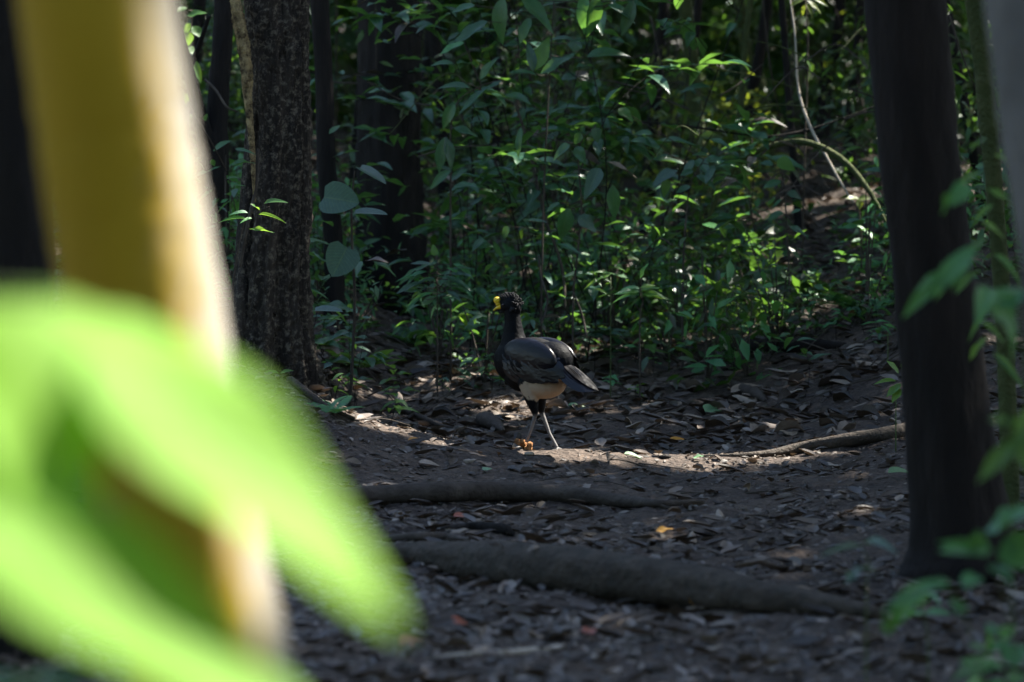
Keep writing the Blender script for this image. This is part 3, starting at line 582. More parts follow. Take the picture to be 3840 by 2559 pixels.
leaf_group('trailside_shrub', 'drooping green shrub at the foot of the dark trailside trunk', [(3850, 2900), (3800, 2400), (3740, 2150), (3700, 2050)],
           [((3720, 2060), (3520, 2050), 90, .6), ((3740, 2000), (3900, 1850), 130), ((3700, 1990), (3860, 1900), 100), ((3760, 2030), (3880, 2130), 150), ((3700, 2080), (3560, 2010), 70), ((3720, 2120), (3800, 2180), 80), ((3640, 2060), (3720, 1950), 60, .5, 'lance'), ((3790, 2080), (3900, 2000), 140)], 'leaf_side', 6.6)
leaf_group('trailside_shrub', 'arching green shrub bending over the end of the thick log', [(3700, 2800), (3660, 2450), (3560, 2190), (3480, 2170)],
           [((3560, 2180), (3340, 2230), 70, .5, 'lance'), ((3480, 2190), (3280, 2360), 100, .7, 'lance'), ((3600, 2180), (3690, 2170), 70), ((3560, 2200), (3400, 2180), 60), ((3330, 2300), (3290, 2370), 70), ((3620, 2300), (3560, 2240), 50), ((3500, 2200), (3420, 2290), 70)], 'leaf_side', 6.8)
leaf_group('trailside_seedling', 'pale blurred seedling leaves spread over the trail behind the log', [(3250, 2200), (3260, 2120), (3230, 2050)],
           [((3230, 2050), (3080, 2060), 34, .4), ((3240, 2040), (3350, 2020), 50, .5), ((3240, 2130), (3170, 2170), 60, .5), ((3250, 2130), (3300, 2140), 40, .5)], 'leaf_heart', 8.4)
leaf_group('trailside_seedling', 'low blurred seedling on the litter below the arching shrub', [(3780, 2700), (3760, 2500), (3740, 2380)],
           [((3740, 2380), (3700, 2330), 40), ((3750, 2390), (3800, 2350), 60), ((3760, 2480), (3860, 2420), 110), ((3740, 2480), (3640, 2520), 60), ((3700, 2480), (3600, 2500), 50), ((3780, 2560), (3860, 2520), 60)], 'leaf_side', 6.9)
leaf_group('trailside_seedling', 'crowded blurred seedling in the damp litter under the leaning trunk', [(3700, 2680), (3690, 2560), (3700, 2440)],
           [((3700, 2440), (3640, 2410), 46), ((3705, 2440), (3780, 2400), 52), ((3700, 2500), (3600, 2470), 50), ((3700, 2500), (3790, 2500), 56), ((3690, 2560), (3600, 2580), 50), ((3700, 2560), (3810, 2590), 60), ((3700, 2450), (3720, 2370), 40)], 'leaf_side', 7.6)
leaf_group('trailside_seedling', 'blurred seedling beside the foot of the leaning dark trunk', [(3480, 2420), (3470, 2330), (3450, 2240)],
           [((3450, 2240), (3390, 2200), 40), ((3455, 2240), (3530, 2215), 44), ((3465, 2300), (3380, 2310), 40), ((3470, 2300), (3560, 2290), 44), ((3460, 2260), (3480, 2180), 34)], 'leaf_side', 8.8)
leaf_group('trailside_vine', 'upright leafy vine with narrow leaves beside the mossy thin trunk', [(3850, 1900), (3830, 1200), (3790, 700), (3730, 420)],
           [((3700 + 30 * math.sin(k * 2.1), 520 + 62 * k), (3700 + 30 * math.sin(k * 2.1) + (110 if k % 2 else -90), 560 + 66 * k), 34, .6, 'lance') for k in range(14)], 'leaf_light', 9.3)

# ------------------------------------------------------------------ understory plants (each leaf its own part)
def zone(x, y):
    if y > 23.5: return 'in the thicket beyond the slope'
    if x < -0.75: return 'round the foot of the fluted tree'
    if x < 0.05: return 'between the thick trunk and the bird'
    if x < 1.0: return 'on the slope directly behind the bird'
    return 'on the leafy slope by the leaning trunk'
def sapling(x, y, h, nl, L0, kind='ovate', mat='leaf', lean=None, name='leafy_sapling', what='slender sapling with oval leaves', whorl=False, spread=1.0, start=.25, label=None, group=None, branch=0):
    z = g(x, y); shade = {'leaf': 'dark green', 'leaf_big': 'glossy green', 'leaf_light': 'light green', 'leaf_side': 'mid green', 'leaf_heart': 'dull teal'}.get(mat, 'green')
    size = ('tiny' if h < .2 else 'short') if name == 'seedling' else ('knee high' if h < .7 else 'waist high' if h < 1.2 else 'head high')
    look = '%s %s with %s %s leaves ' % (size, name.replace('_', ' ').replace('leafy ', ''), shade, 'oval' if kind == 'ovate' else 'narrow')
    t = thing(name, label or look + zone(x, y), 'plant', (x, y, z), group or what.split(' with')[0] + 's of the undergrowth')
    ln = lean if lean is not None else random.uniform(-.5, .5)
    P = [Vector((x, y, z - .03)), Vector((x + ln * h * .3 + random.uniform(-.12, .12) * h, y + random.uniform(-.05, .05), z + h * .5)), Vector((x + ln * h, y + random.uniform(-.1, .1), z + h))]
    sr = max(.0016, h * .0018); specs = [(P, [sr * 1.3, sr, sr * .5], dict(nr=12, na=6, rough=.05, seed=random.randrange(999)))]
    C = catmull(P, 40); ends = [C]
    for b in range(branch):
        s = C[random.randrange(14, 34)]; a = random.uniform(0, 6.28); ll = h * random.uniform(.25, .45)
        Q = [s, s + np.array([math.cos(a) * ll * .5, math.sin(a) * ll * .5, ll * .35]), s + np.array([math.cos(a) * ll, math.sin(a) * ll, ll * .4])]
        specs.append((Q, [sr * .7, sr * .5, sr * .3], dict(nr=8, na=5, seed=b))); ends.append(catmull(Q, 40))
    join_tubes('stem', specs, M['bark_dark'], t, origin=t.location)
    for k in range(nl):
        Cc = ends[k % len(ends)]; u = start + (1 - start) * ((k // len(ends)) + .6) / max(1, nl / len(ends)); i = min(39, int(39 * min(u, 1)))
        a = k * 2.4 + random.uniform(-.5, .5); L = L0 * random.uniform(.65, 1.2)
        ax = Vector((math.cos(a) * spread, math.sin(a) * spread, random.uniform(-.35, .45)))
        put_leaf(t, pick(kind, 'litter' if random.random() < .05 else mat), Cc[i], ax, Vector((random.uniform(-.3, .3), random.uniform(-.5, .2), 1)), L)
    return t
def at_px(px, Y): return (px - CX) * Y / F
rnd = random.Random(21)
# tall large-leaved shrubs
for k, (px, Y, h, nl, br) in enumerate([(1740, 21.5, 2.0, 30, 2), (1780, 22.5, 2.5, 36, 3), (1960, 20.4, 2.3, 36, 3), (2120, 21.2, 2.7, 38, 3), (2290, 20.8, 2.3, 36, 3), (2420, 22.2, 2.5, 34, 3), (1880, 21.5, 2.8, 36, 3), (2040, 20.2, 1.5, 26, 1), (2230, 20.0, 1.35, 24, 1), (1730, 20.4, 1.3, 22, 1), (2560, 21.8, 2.1, 30, 2),
        (1760, 20.6, 2.2, 34, 3), (2080, 20.3, 2.2, 34, 2), (2200, 20.5, 2.5, 36, 3), (2380, 20.4, 1.7, 28, 2), (2480, 20.9, 1.5, 26, 2), (1860, 20.2, 1.2, 22, 1), (2660, 21.5, 1.5, 24, 2), (1900, 20.8, 2.1, 34, 3), (2010, 21.4, 2.7, 34, 3), (2330, 21.6, 2.7, 34, 3)]):
    x = at_px(px, Y); sapling(x, Y, h, nl, .23, 'lance', 'leaf_big', name='large_leaved_shrub', what='tall shrub with long glossy drooping leaves', branch=br, start=.3,
        label=('very tall' if h > 2.4 else 'tall' if h > 1.8 else 'low') + ' shrub with long glossy drooping leaves ' + ('rising above the bird' if px < 2150 and k not in (0, 9) else 'beside the thick straight trunk' if px < 1750 else 'towards the mossy arching branch'), group='large leaved shrubs')
# saplings and seedlings over the slope
def ok_spot(x, y):
    px = CX + x * F / y
    if 1330 < px < 1600 and 19 < y < 23.4: return False
    if y < 18.6 and 1500 < px < 3350: return False
    if 950 < px < 1120 and y < 17.5: return False
    if 1880 < px < 2260 and y < 20: return False
    return True
n = 0
while n < 95:
    y = rnd.uniform(17.6, 29.5); x = rnd.uniform(-.155, .155) * y
    if not ok_spot(x, y): continue
    if x * F / y + CX > 2350 and y < 20.3: continue
    if 2860 < x * F / y + CX < 3290 and y > 20.3 and y < 27.5: continue
    h = rnd.uniform(.35, .8) + max(0, y - 21) * .11 * rnd.random() ** .5
    sapling(x, y, h, rnd.randint(9, 16), rnd.uniform(.11, .21), 'ovate' if rnd.random() < .72 else 'lance', rnd.choice(['leaf', 'leaf', 'leaf_big', 'leaf_big', 'leaf_heart', 'leaf_light']), branch=rnd.choice([0, 1, 2])); n += 1
n = 0
while n < 150:
    y = rnd.uniform(17.2, 24.5); x = rnd.uniform(-.15, .155) * y
    if not ok_spot(x, y): continue
    px = CX + x * F / y
    if px > 2350 and y < 19.6 and rnd.random() < .8: continue
    sapling(x, y, rnd.uniform(.08, .32), rnd.randint(4, 8), rnd.uniform(.07, .13), 'ovate' if rnd.random() < .5 else 'lance', rnd.choice(['leaf', 'leaf', 'leaf_big', 'leaf_light', 'leaf_side']), name='seedling', what='low seedling with a few spread leaves', start=.45); n += 1

for k in range(60):
    p = GP(rnd.uniform(2350, 3380), rnd.uniform(1080, 1290))
    sapling(p.x, p.y, rnd.uniform(.08, .38), rnd.randint(5, 9), rnd.uniform(.06, .12), 'ovate' if rnd.random() < .35 else 'lance', rnd.choice(['leaf', 'leaf_side', 'leaf_big', 'leaf_light']), name='seedling', what='low seedling with a few spread leaves', start=.35)
for k in range(30):
    p = GP(rnd.uniform(1480, 2250), rnd.uniform(1060, 1260))
    sapling(p.x, p.y, rnd.uniform(.08, .3), rnd.randint(5, 9), rnd.uniform(.06, .12), 'ovate' if rnd.random() < .35 else 'lance', rnd.choice(['leaf', 'leaf_side', 'leaf_big']), name='seedling', what='low seedling with a few spread leaves', start=.35)
# ferns: each frond a part
def frond_data():
    V, Fc, UV = [], [], []
    b, f, u = leaf_data(shape='lance', width=.3, droop=.1, ns=3, nx=1)
    for i in range(1, 17):
        t = i / 17; ll = .30 * math.sin(math.pi * (t * .85 + .12)) ** .8
        for s in (-1, 1):
            m = np.array(Matrix.Translation((0, t, -.35 * t * t)) @ frame(Vector((s, .35, -.15)), Vector((0, .3 * t, 1))) @ Matrix.Diagonal((ll, ll, ll, 1)))
            o = len(V); V += (np.hstack([b, np.ones((len(b), 1))]) @ m.T)[:, :3].tolist(); Fc += (f + o).tolist(); UV += u.tolist()
    o = len(V)
    for i in range(9):
        t = i / 8
        for s in (-1, 1): V.append((s * .008 * (1.1 - t), t, -.35 * t * t + .003)); UV.append((.5, t))
    Fc += [(o + 2 * i, o + 2 * i + 1, o + 2 * i + 3, o + 2 * i + 2) for i in range(8)]
    return np.array(V), np.array(Fc), np.array(UV)
FR = frond_data(); FRM = {}
def fern(x, y, L, nf, mat, label, a0=None, arc=6.28):
    if mat not in FRM:
        FRM[mat] = mesh_np('frond', *FR); FRM[mat].materials.append(M[mat])
    t = thing('fern', label, 'fern', (x, y, g(x, y)), 'ferns of the forest floor')
    for k in range(nf):
        a = (a0 if a0 is not None else random.uniform(0, 6.28)) + arc * (k + .5) / nf + random.uniform(-.25, .25)
        put_leaf(t, FRM[mat], (x, y, g(x, y) + .01), Vector((math.cos(a), math.sin(a), random.uniform(.5, 1.0))), Vector((0, 0, 1)), L * random.uniform(.8, 1.15), name='frond')
p = GP(1360, 1390); fern(p.x, p.y, .27, 7, 'leaf_light', 'bright fern at the foot of the fluted tree')
p = GP(1330, 1250); fern(p.x, p.y, .22, 6, 'leaf', 'dark fern under the heart shaped leaves')
p = GP(1240, 1560); fern(p.x, p.y, .16, 6, 'leaf_side', 'small fern on the bank beside the gnarled root')
p = GP(1560, 1300); fern(p.x, p.y, .30, 7, 'leaf', 'drooping fern growing behind the bird on the dark bank')
p = GP(2380, 1180); fern(p.x, p.y, .30, 6, 'leaf_light', 'fresh green fern growing up the slope past the bird tail')
for px, py in [(1500, 1180), (1700, 1200), (1900, 1170), (2600, 1150), (2800, 1130), (3050, 1120), (3250, 1180), (1450, 1100)]:
    p = GP(px, py); fern(p.x, p.y, random.uniform(.25, .4), 7, random.choice(['leaf', 'leaf_side']), 'dark fern ' + zone(p.x, p.y))

# heart-leaved climber in front of the thick trunk
hb = Vector((at_px(1310, 17.8), 17.8, 0)); hb.z = g(hb.x, hb.y)
t = thing('heart_leaved_climber', 'dull green heart shaped leaves on a thin climbing stem', 'plant', hb)
tube('stem', [hb, W(1330, 1150, 17.8), W(1322, 950, 17.8), W(1318, 780, 17.8), W(1330, 640, 17.8)], [.009, .008, .007, .006, .004], M['twig'], t, origin=hb, nr=30, na=8, rough=.05)
HM = leaf_mesh('heart', 'leaf_heart', shape='heart', width=.86, droop=.08, fold=.08, ns=14, nx=4)
for b, tp, w, nn in [((1215, 740), (1362, 760), 1.05, (.1, -1, .35)), ((1330, 800), (1470, 795), .55, (.1, -.45, 1)), ((1300, 930), (1240, 1050), 1.15, (.2, -1, .25)), ((1350, 630), (1465, 690), .55, (.4, -.6, .9)), ((1180, 1165), (1300, 1160), .55, (0, -.4, 1))]:
    bb = W(*b, 17.7); tt = W(*tp, 17.6); put_leaf(t, HM, bb, tt - bb, Vector(nn), (tt - bb).length * .88, w)
# sunlit sprig on the fluted trunk
sb = W(900, 1000, 16.5); sb.z = g(sb.x, sb.y)
t = thing('sprig_sapling', 'sapling sprig with bright translucent leaves in front of the fluted trunk', 'plant', sb)
tube('stem', [sb, W(870, 1150, 16.45), W(900, 900, 16.4), W(935, 810, 16.35), W(1010, 775, 16.3)], [.005, .004, .003, .002, .0015], M['twig'], t, origin=sb, nr=30, na=7)
for b, tp, w, mt in [((990, 765), (1072, 738), 34, 'leaf_light'), ((975, 790), (940, 760), 22, 'leaf_light'), ((970, 805), (1075, 812), 18, 'leaf_light'), ((945, 820), (900, 825), 18, 'leaf_side'), ((920, 820), (820, 812), 14, 'leaf_side'), ((935, 860), (1030, 865), 16, 'leaf_light'), ((930, 800), (860, 790), 24, 'leaf_side'), ((880, 560), (960, 570), 20, 'leaf'), ((870, 610), (960, 605), 16, 'leaf'), ((870, 700), (920, 690), 10, 'leaf')]:
    leaf_px(t, mt, 'ovate', b, tp, w, 16.35, 16.3, .45, random.randrange(3))
# bright sprig on the slope, and single sunny seedlings
def sprig(px, py, name, label, leaves, Y, mat='leaf_light'):
    b = W(px, py, Y); b.z = g(b.x, b.y); t = thing(name, label, 'plant', b)
    tube('stem', [b, W(px, py, Y)], [.004, .002], M['stem'], t, origin=b, nr=10, na=6)
    for bb, tp, w in leaves: leaf_px(t, mat, 'lance', bb, tp, w, Y, Y - .03, .5, random.randrange(3))
sprig(2290, 1040, 'lime_sprig', 'lime green sprig of narrow leaves glowing on the slope past the bird', [((2290, 1030), (2180, 1070), 22), ((2260, 1030), (2300, 1015), 14), ((2250, 1035), (2290, 1055), 14), ((2230, 1045), (2260, 1070), 14), ((2270, 1025), (2230, 1010), 14), ((2230, 1085), (2290, 1095), 14)], 19.0)
sprig(2740, 1120, 'lime_sprig', 'tiny yellow green two leaved seedling alone on the slope', [((2745, 1120), (2690, 1118), 12), ((2745, 1115), (2760, 1065), 12)], 20.6)
sprig(3330, 1220, 'lime_sprig', 'thin leaved seedling reaching towards the leaning dark trunk', [((3300, 1210), (3225, 1212), 10), ((3310, 1215), (3380, 1230), 12), ((3300, 1220), (3350, 1245), 12), ((3280, 1205), (3340, 1200), 10)], 18.5, 'leaf_side')
sprig(3360, 1450, 'bright_seedling', 'bright green seedling tucked against the leaning dark trunk', [((3360, 1430), (3280, 1420), 26), ((3370, 1400), (3330, 1350), 40), ((3380, 1440), (3320, 1480), 40), ((3390, 1400), (3410, 1340), 50), ((3380, 1460), (3340, 1500), 40), ((3400, 1420), (3420, 1480), 60)], 15.5)
sprig(1040, 1410, 'bright_seedling', 'bright green leaf pair against the base of the fluted tree', [((1045, 1400), (990, 1385), 24), ((1050, 1400), (1100, 1385), 22), ((1150, 1480), (1170, 1560), 60)], 16.3)
sprig(2510, 680, 'striped_sapling', 'pale ribbed leaf catching skylight above the slope', [((2540, 640), (2440, 690), 60), ((2500, 680), (2490, 750), 46), ((2600, 600), (2560, 660), 40)], 20.0, 'leaf_heart')

# plants whose big leaves stand out one by one
def branchy(name, label, Y, stem, leaves, mat='leaf_big', kind='lance', face=.6, srad=4):
    """stem: pixels from near the ground up; leaves: (base px, tip px, width px[, material, kind, face])"""
    b = W(*stem[0], Y); b.z = g(b.x, b.y); t = thing(name, label, 'plant', b); P = [b - Vector((0, 0, .03))] + [W(*q, Y) for q in stem if W(*q, Y).z > b.z + .03]
    C = catmull(P, 60); specs = [(P, [srad * Y / F * (1.2 - .7 * i / (len(P) - 1)) for i in range(len(P))], dict(nr=30, na=7, rough=.05))]
    for k, lf in enumerate(leaves):
        bb = np.array(W(*lf[0], Y - .05)); d = ((C - bb) ** 2).sum(1) + np.where(C[:, 2] > bb[2] + .02, .05, 0); q = C[d.argmin()]
        specs.append(([q, (q + bb) / 2 + np.array([0, 0, -.02 * random.random()]), bb], [.0035, .0028, .002], dict(nr=8, na=5)))
        leaf_px(t, lf[3] if len(lf) > 3 and lf[3] else mat, lf[4] if len(lf) > 4 else kind, lf[0], lf[1], lf[2], Y - .05, Y - .05 - random.uniform(-.03, .1), lf[5] if len(lf) > 5 else face, k % 3, random.uniform(-.35, .35))
    join_tubes('stem', specs, M['twig'], t, origin=t.location)
branchy('broad_leaved_shrub', 'shrub with very broad hanging leaves high above the bird', 19.7, [(2030, 1150), (2040, 700), (2060, 300), (2080, -40)],
    [((1827, 80), (1695, 147), 58), ((1890, -10), (1850, 167), 80), ((1946, -20), (2090, 120), 76), ((2193, -30), (2177, 135), 62, 'leaf_side'), ((2233, -20), (2225, 151), 74), ((2377, 0), (2329, 143), 56, 'leaf_heart'), ((2010, 263), (2055, 130), 64, 'leaf_light'), ((2000, 268), (1985, 150), 44, 'leaf_heart'),
     ((2010, 279), (1910, 262), 30), ((2026, 279), (2140, 190), 50), ((2201, 215), (2365, 165), 64), ((2160, 160), (2150, 195), 60, 'leaf_heart', 'ovate'), ((1990, 70), (1935, 160), 60), ((2280, 20), (2400, 60), 50), ((1780, 20), (1690, 40), 44)])
branchy('broad_leaved_shrub', 'shrub with long strap leaves bending beside the thick straight trunk', 19.6, [(1690, 1120), (1690, 700), (1700, 420), (1790, 330), (1890, 300)],
    [((1882, 303), (1700, 400), 36), ((1707, 390), (1648, 482), 50), ((1668, 515), (1640, 655), 54), ((1672, 515), (1705, 640), 48, 'leaf_heart'), ((1760, 330), (1640, 300), 40), ((1800, 300), (1860, 210), 44), ((1700, 480), (1800, 500), 40), ((1690, 640), (1600, 700), 40), ((1700, 700), (1790, 690), 36), ((1740, 160), (1640, 190), 40, 'leaf_side'), ((1700, 240), (1610, 225), 30)])
branchy('oval_leaved_shrub', 'shrub with separate oval teal leaves halfway up the slope', 19.5, [(2150, 1120), (2180, 800), (2170, 560), (2235, 470)],
    [((2233, 478), (2243, 538), 44, 'leaf_heart', 'ovate', .9), ((2138, 545), (2060, 590), 54, None, 'ovate'), ((2161, 550), (2195, 618), 46, None, 'ovate', .9), ((2249, 630), (2190, 745), 62, 'leaf_heart', 'ovate', .9), ((2130, 781), (2106, 905), 70, None, 'lance', .9), ((2297, 693), (2306, 832), 56, None, 'lance', .9), ((1978, 829), (2055, 823), 26, 'leaf_heart', 'ovate', .4), ((1906, 849), (1880, 905), 32, 'leaf_heart', 'ovate', .9),
     ((2090, 916), (2188, 950), 30, None, 'lance', .5), ((1954, 478), (1934, 592), 32, None, 'lance', .9), ((2180, 500), (2150, 545), 36, None, 'ovate'), ((2170, 810), (2240, 870), 60, 'leaf_heart', 'ovate'), ((2100, 760), (2040, 790), 30)])
branchy('oval_leaved_shrub', 'shrub with a few large ribbed leaves near the sagging vine', 20.0, [(2560, 1080), (2570, 850), (2590, 690), (2640, 600)],
    [((2525, 640), (2438, 690), 56, 'leaf_heart', 'ovate', .7), ((2500, 668), (2492, 742), 38, 'leaf_light', 'ovate', .9), ((2600, 640), (2550, 655), 30), ((2640, 600), (2720, 590), 40), ((2660, 590), (2610, 560), 36), ((2590, 700), (2530, 720), 40), ((2680, 620), (2640, 680), 40, 'leaf_heart'), ((2610, 660), (2690, 690), 40), ((2321, 406), (2378, 456), 46, 'leaf_light', 'ovate')])
branchy('oval_leaved_shrub', 'shrub holding one round bright green leaf under the arching branch', 20.4, [(2960, 1060), (2950, 850), (2940, 700), (2920, 600)],
    [((2915, 600), (2985, 636), 62, 'leaf_light', 'ovate', .95), ((2900, 620), (2850, 600), 34), ((2930, 680), (2860, 700), 40), ((2950, 720), (3010, 740), 40, 'leaf_heart'), ((2940, 800), (2870, 810), 34), ((2960, 850), (3030, 880), 36)])
branchy('lime_leaved_shrub', 'sunlit yellow green leaves at the top of a thin stem in the thicket', 22.0, [(3010, 900), (3020, 500), (3030, 200), (3020, -20)],
    [((3030, 5), (3090, 45), 26, 'leaf_yellow'), ((3020, 10), (3060, 60), 22, 'leaf_yellow'), ((3010, 0), (2960, 20), 26, 'leaf_yellow'), ((3020, 20), (3000, 60), 24, 'leaf_yellow'), ((3040, -10), (3110, 10), 24, 'leaf_yellow'), ((3025, 200), (2990, 230), 22, 'leaf_light'), ((3025, 220), (3050, 260), 20, 'leaf_light')])
branchy('lime_leaved_shrub', 'glowing lime leaf trio at the foot of the arching branch', 21.4, [(3230, 900), (3225, 830), (3220, 745)],
    [((3220, 745), (3175, 735), 34, 'leaf_yellow'), ((3220, 745), (3262, 735), 34, 'leaf_yellow'), ((3222, 745), (3225, 785), 34, 'leaf_yellow', 'lance', .9)])
branchy('lime_leaved_shrub', 'bright green leaf spray beyond the forked black tree', 21.0, [(690, 1000), (700, 600), (705, 300), (720, 40)],
    [((700, 60), (770, 35), 40, 'leaf_light'), ((715, 90), (680, 130), 44, 'leaf_light'), ((720, 100), (760, 140), 46, 'leaf_light'), ((705, 180), (740, 200), 40, 'leaf_light'), ((710, 220), (770, 300), 44, 'leaf_light'), ((700, 30), (660, 40), 30, 'leaf_light'), ((705, 350), (690, 390), 30, 'leaf_light'), ((710, 120), (700, 170), 50, 'leaf_light')])
branchy('leafy_clump', 'dense clump of narrow teal leaves between the thick trunk and the bird head', 18.9, [(1640, 1230), (1640, 1120), (1640, 960)],
    [((1640 + 60 * math.sin(k * 1.7), 985 + 5.2 * k), (1640 + 60 * math.sin(k * 1.7) + (85 if math.sin(k * 1.7) > 0 else -85) + 25 * math.sin(k * 3.1), 1000 + 5.2 * k + 30 * math.sin(k * 2.3)), 22 + 8 * math.sin(k), ['leaf_big', 'leaf_side', 'leaf_heart'][k % 3], 'lance', .5) for k in range(26)] + [((1630, 960), (1625, 915), 34, 'leaf_light', 'ovate', .9)], srad=3)
branchy('leafy_clump', 'loose clump of pointed leaves on the slope past the lime sprig', 18.9, [(2400, 1200), (2410, 1130), (2400, 1040)],
    [((2400, 1080 + 4 * k), (2400 + (-1) ** k * (60 + 8 * k), 1060 + 7 * k), 24, ['leaf_light', 'leaf_side'][k % 2], 'lance', .5) for k in range(9)] + [((2400, 1045), (2420, 985), 26, 'leaf_side')], srad=3)

# background shrubs, foliage too small to pick apart
SMALL = leaf_data(shape='ovate', width=.42, droop=.15, ns=3, nx=1)
LONG = leaf_data(shape='lance', width=.34, droop=.25, ns=4, nx=1)
def bush(x, y, h, rad, N, L0, mat, label, name='thicket_shrub', group='shrubs of the background thicket', tm=SMALL, z0=.1):
    label = label.replace('fine leaved', ('narrow leaved ' if tm is LONG else 'small leaved ') + {'leaf_far': 'dark green', 'leaf': 'deep green', 'leaf_yellow': 'yellowish', 'leaf_side': 'mid green'}[mat]).replace('shrub of', ('tall' if h > 2 else 'low') + ' shrub of').replace('tangled', 'tangled ' + ('narrow leaved' if tm is LONG else 'round leaved') + (' dark' if mat == 'leaf_far' else ' green'))
    z = g(x, y); t = thing(name, label, 'shrub', (x, y, z), group); rng = np.random.RandomState(int(abs(x * 100) + y * 37) % 9999)
    ns = 5; specs = []; tips = []
    for k in range(ns):
        a = rng.rand() * 6.28; rr = rad * rng.rand() * .8; hh = h * rng.uniform(.6, 1)
        Q = [(0, 0, -.03), (math.cos(a) * rr * .4, math.sin(a) * rr * .4, hh * .5), (math.cos(a) * rr, math.sin(a) * rr, hh)]
        specs.append((Q, [.007, .005, .002], dict(nr=10, na=5, rough=.05, seed=k))); tips.append(catmull(Q, 20))
    join_tubes('stem', specs, M['twig'], t)
    T = np.vstack(tips); T = T[T[:, 2] > z0 * h]; nc = max(6, N // 14); cen = T[rng.randint(len(T), size=nc)] + rng.randn(nc, 3) * [rad * .35, rad * .35, h * .06]
    P = cen[rng.randint(nc, size=N)] + rng.randn(N, 3) * L0 * 1.3; P[:, 2] = np.maximum(P[:, 2], .03)
    ax = rng.randn(N, 3) * [1, 1, .5] + [0, 0, -.15]; nn = rng.randn(N, 3) * .5 + [0, -.2, 1]
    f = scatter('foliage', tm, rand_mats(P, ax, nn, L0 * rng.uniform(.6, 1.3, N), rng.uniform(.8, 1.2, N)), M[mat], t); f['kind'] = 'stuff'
for k in range(62):
    y = rnd.uniform(22.5, 36); x = rnd.uniform(-.16, .165) * y
    if 2860 < CX + x * F / y < 3290 and y < 27.5: continue
    near = 'near the thick straight trunk' if x < 0 else 'past the mossy arching branch' if x > 1.4 * y / 25 else 'behind the large leaved shrubs'
    bush(x, y, rnd.uniform(1.0, 3.3), rnd.uniform(.35, .7), rnd.randint(220, 420), rnd.uniform(.07, .14), rnd.choice(['leaf_far', 'leaf_far', 'leaf', 'leaf_yellow' if x > 1 else 'leaf_far']), 'fine leaved shrub of the thicket ' + near, tm=rnd.choice([SMALL, LONG]))
def lit_window(x, y): return 2860 < CX + x * F / y < 3290 and 20.3 < y < 27.5     # the view through to the sunny patch of ground
for k in range(100):
    y = rnd.uniform(19.3, 25); x = rnd.uniform(-.15, .16) * y
    if lit_window(x, y) or (1330 < CX + x * F / y < 1600 and y < 23.4): continue
    if 1880 < CX + x * F / y < 2300 and y < 21: continue
    bush(x, y, rnd.uniform(.3, .9), rnd.uniform(.2, .45), rnd.randint(60, 150), rnd.uniform(.06, .13), rnd.choice(['leaf_far', 'leaf', 'leaf_side']), 'small tangled bush ' + zone(x, y), name='low_bush', group='low bushes along the slope', tm=rnd.choice([SMALL, LONG]))

# far wood, one mass
N = 60000; rng = np.random.RandomState(8)
Y = rng.uniform(36, 72, N); X = rng.uniform(-.20, .20, N) * Y; Z = gz(X, Y) + rng.rand(N) ** 1.1 * 11
cl = (np.sin(X * 1.7 + Y) + np.sin(Z * 2.1 + X * .6) + np.sin(Y * 2.3 - X)) > -1.9
X, Y, Z = X[cl], Y[cl], Z[cl]; N = len(X)
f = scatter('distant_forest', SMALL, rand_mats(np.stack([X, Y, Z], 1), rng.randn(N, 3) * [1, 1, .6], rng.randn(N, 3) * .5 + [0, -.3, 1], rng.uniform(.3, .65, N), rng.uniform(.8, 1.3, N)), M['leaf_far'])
tag(f, 'dark mass of forest foliage far behind the thicket', 'forest', kind='stuff')

# ------------------------------------------------------------------ vines, arching branches, twigs
def vine(name, label, pts, rpx, mat, cat='branch', seed=0, nr=60, na=8, rough=.05, group=None):
    P = [W(*p) for p in pts]; o = tube(name, [p - P[0] for p in P], [r * p[2] / F for r, p in zip(rpx, pts)], M[mat], nr=nr, na=na, rough=rough, seed=seed)
    o.location = P[0]; return tag(o, label, cat, group)
vine('arching_branch', 'mossy branch arching over and down into the thicket', [(2640, 860, 21.9), (2710, 700, 21.9), (2800, 590, 21.8), (2950, 535, 21.7), (3060, 545, 21.6), (3170, 610, 21.5), (3260, 720, 21.4), (3330, 850, 21.3)], [7, 9, 11, 12, 12, 12, 10, 8], 'bark_moss', seed=60, na=12, nr=100)
vine('sunlit_stem', 'pale sunlit stem slanting through the thicket', [(2950, -80, 22.1), (2980, 120, 22.0), (2990, 300, 22.0), (3010, 400, 21.95), (3050, 500, 21.9), (3100, 590, 21.85), (3150, 680, 21.8), (3200, 760, 21.75)], [3, 3.5, 4, 5, 5.5, 5, 4.5, 4], 'twig_pale', 'stem', seed=61)
vine('hanging_vine', 'dark thin vine sagging across the thicket below the large leaves', [(2350, 455, 22), (2550, 470, 22), (2750, 500, 22), (2880, 512, 22), (3020, 490, 22), (3160, 445, 22), (3280, 400, 22)], [3, 4, 4, 4, 4, 3, 3], 'bark_dark', 'vine', seed=62)
vine('hanging_vine', 'wiry vine dropping down the slope behind the bird', [(1930, 380, 20.6), (1975, 520, 20.6), (2010, 660, 20.5), (2045, 820, 20.4), (2085, 930, 20.3), (2112, 1030, 20.2), (2120, 1160, 20.1)], [4, 5, 5, 6, 6, 6, 5], 'twig', 'vine', seed=63)
vine('hanging_vine', 'short bent vine rooting just above the back of the bird', [(2020, 960, 19.6), (2028, 1030, 19.6), (2045, 1090, 19.5), (2052, 1140, 19.5), (2030, 1220, 19.4)], [3, 4, 4, 4, 3], 'root', 'vine', seed=64)
vine('hanging_vine', 'thin dangling rootlet over the dark bank behind the bird', [(2150, 1100, 19.4), (2175, 1160, 19.4), (2190, 1210, 19.4), (2200, 1260, 19.3)], [3, 4, 4, 3], 'root', 'vine', seed=65)
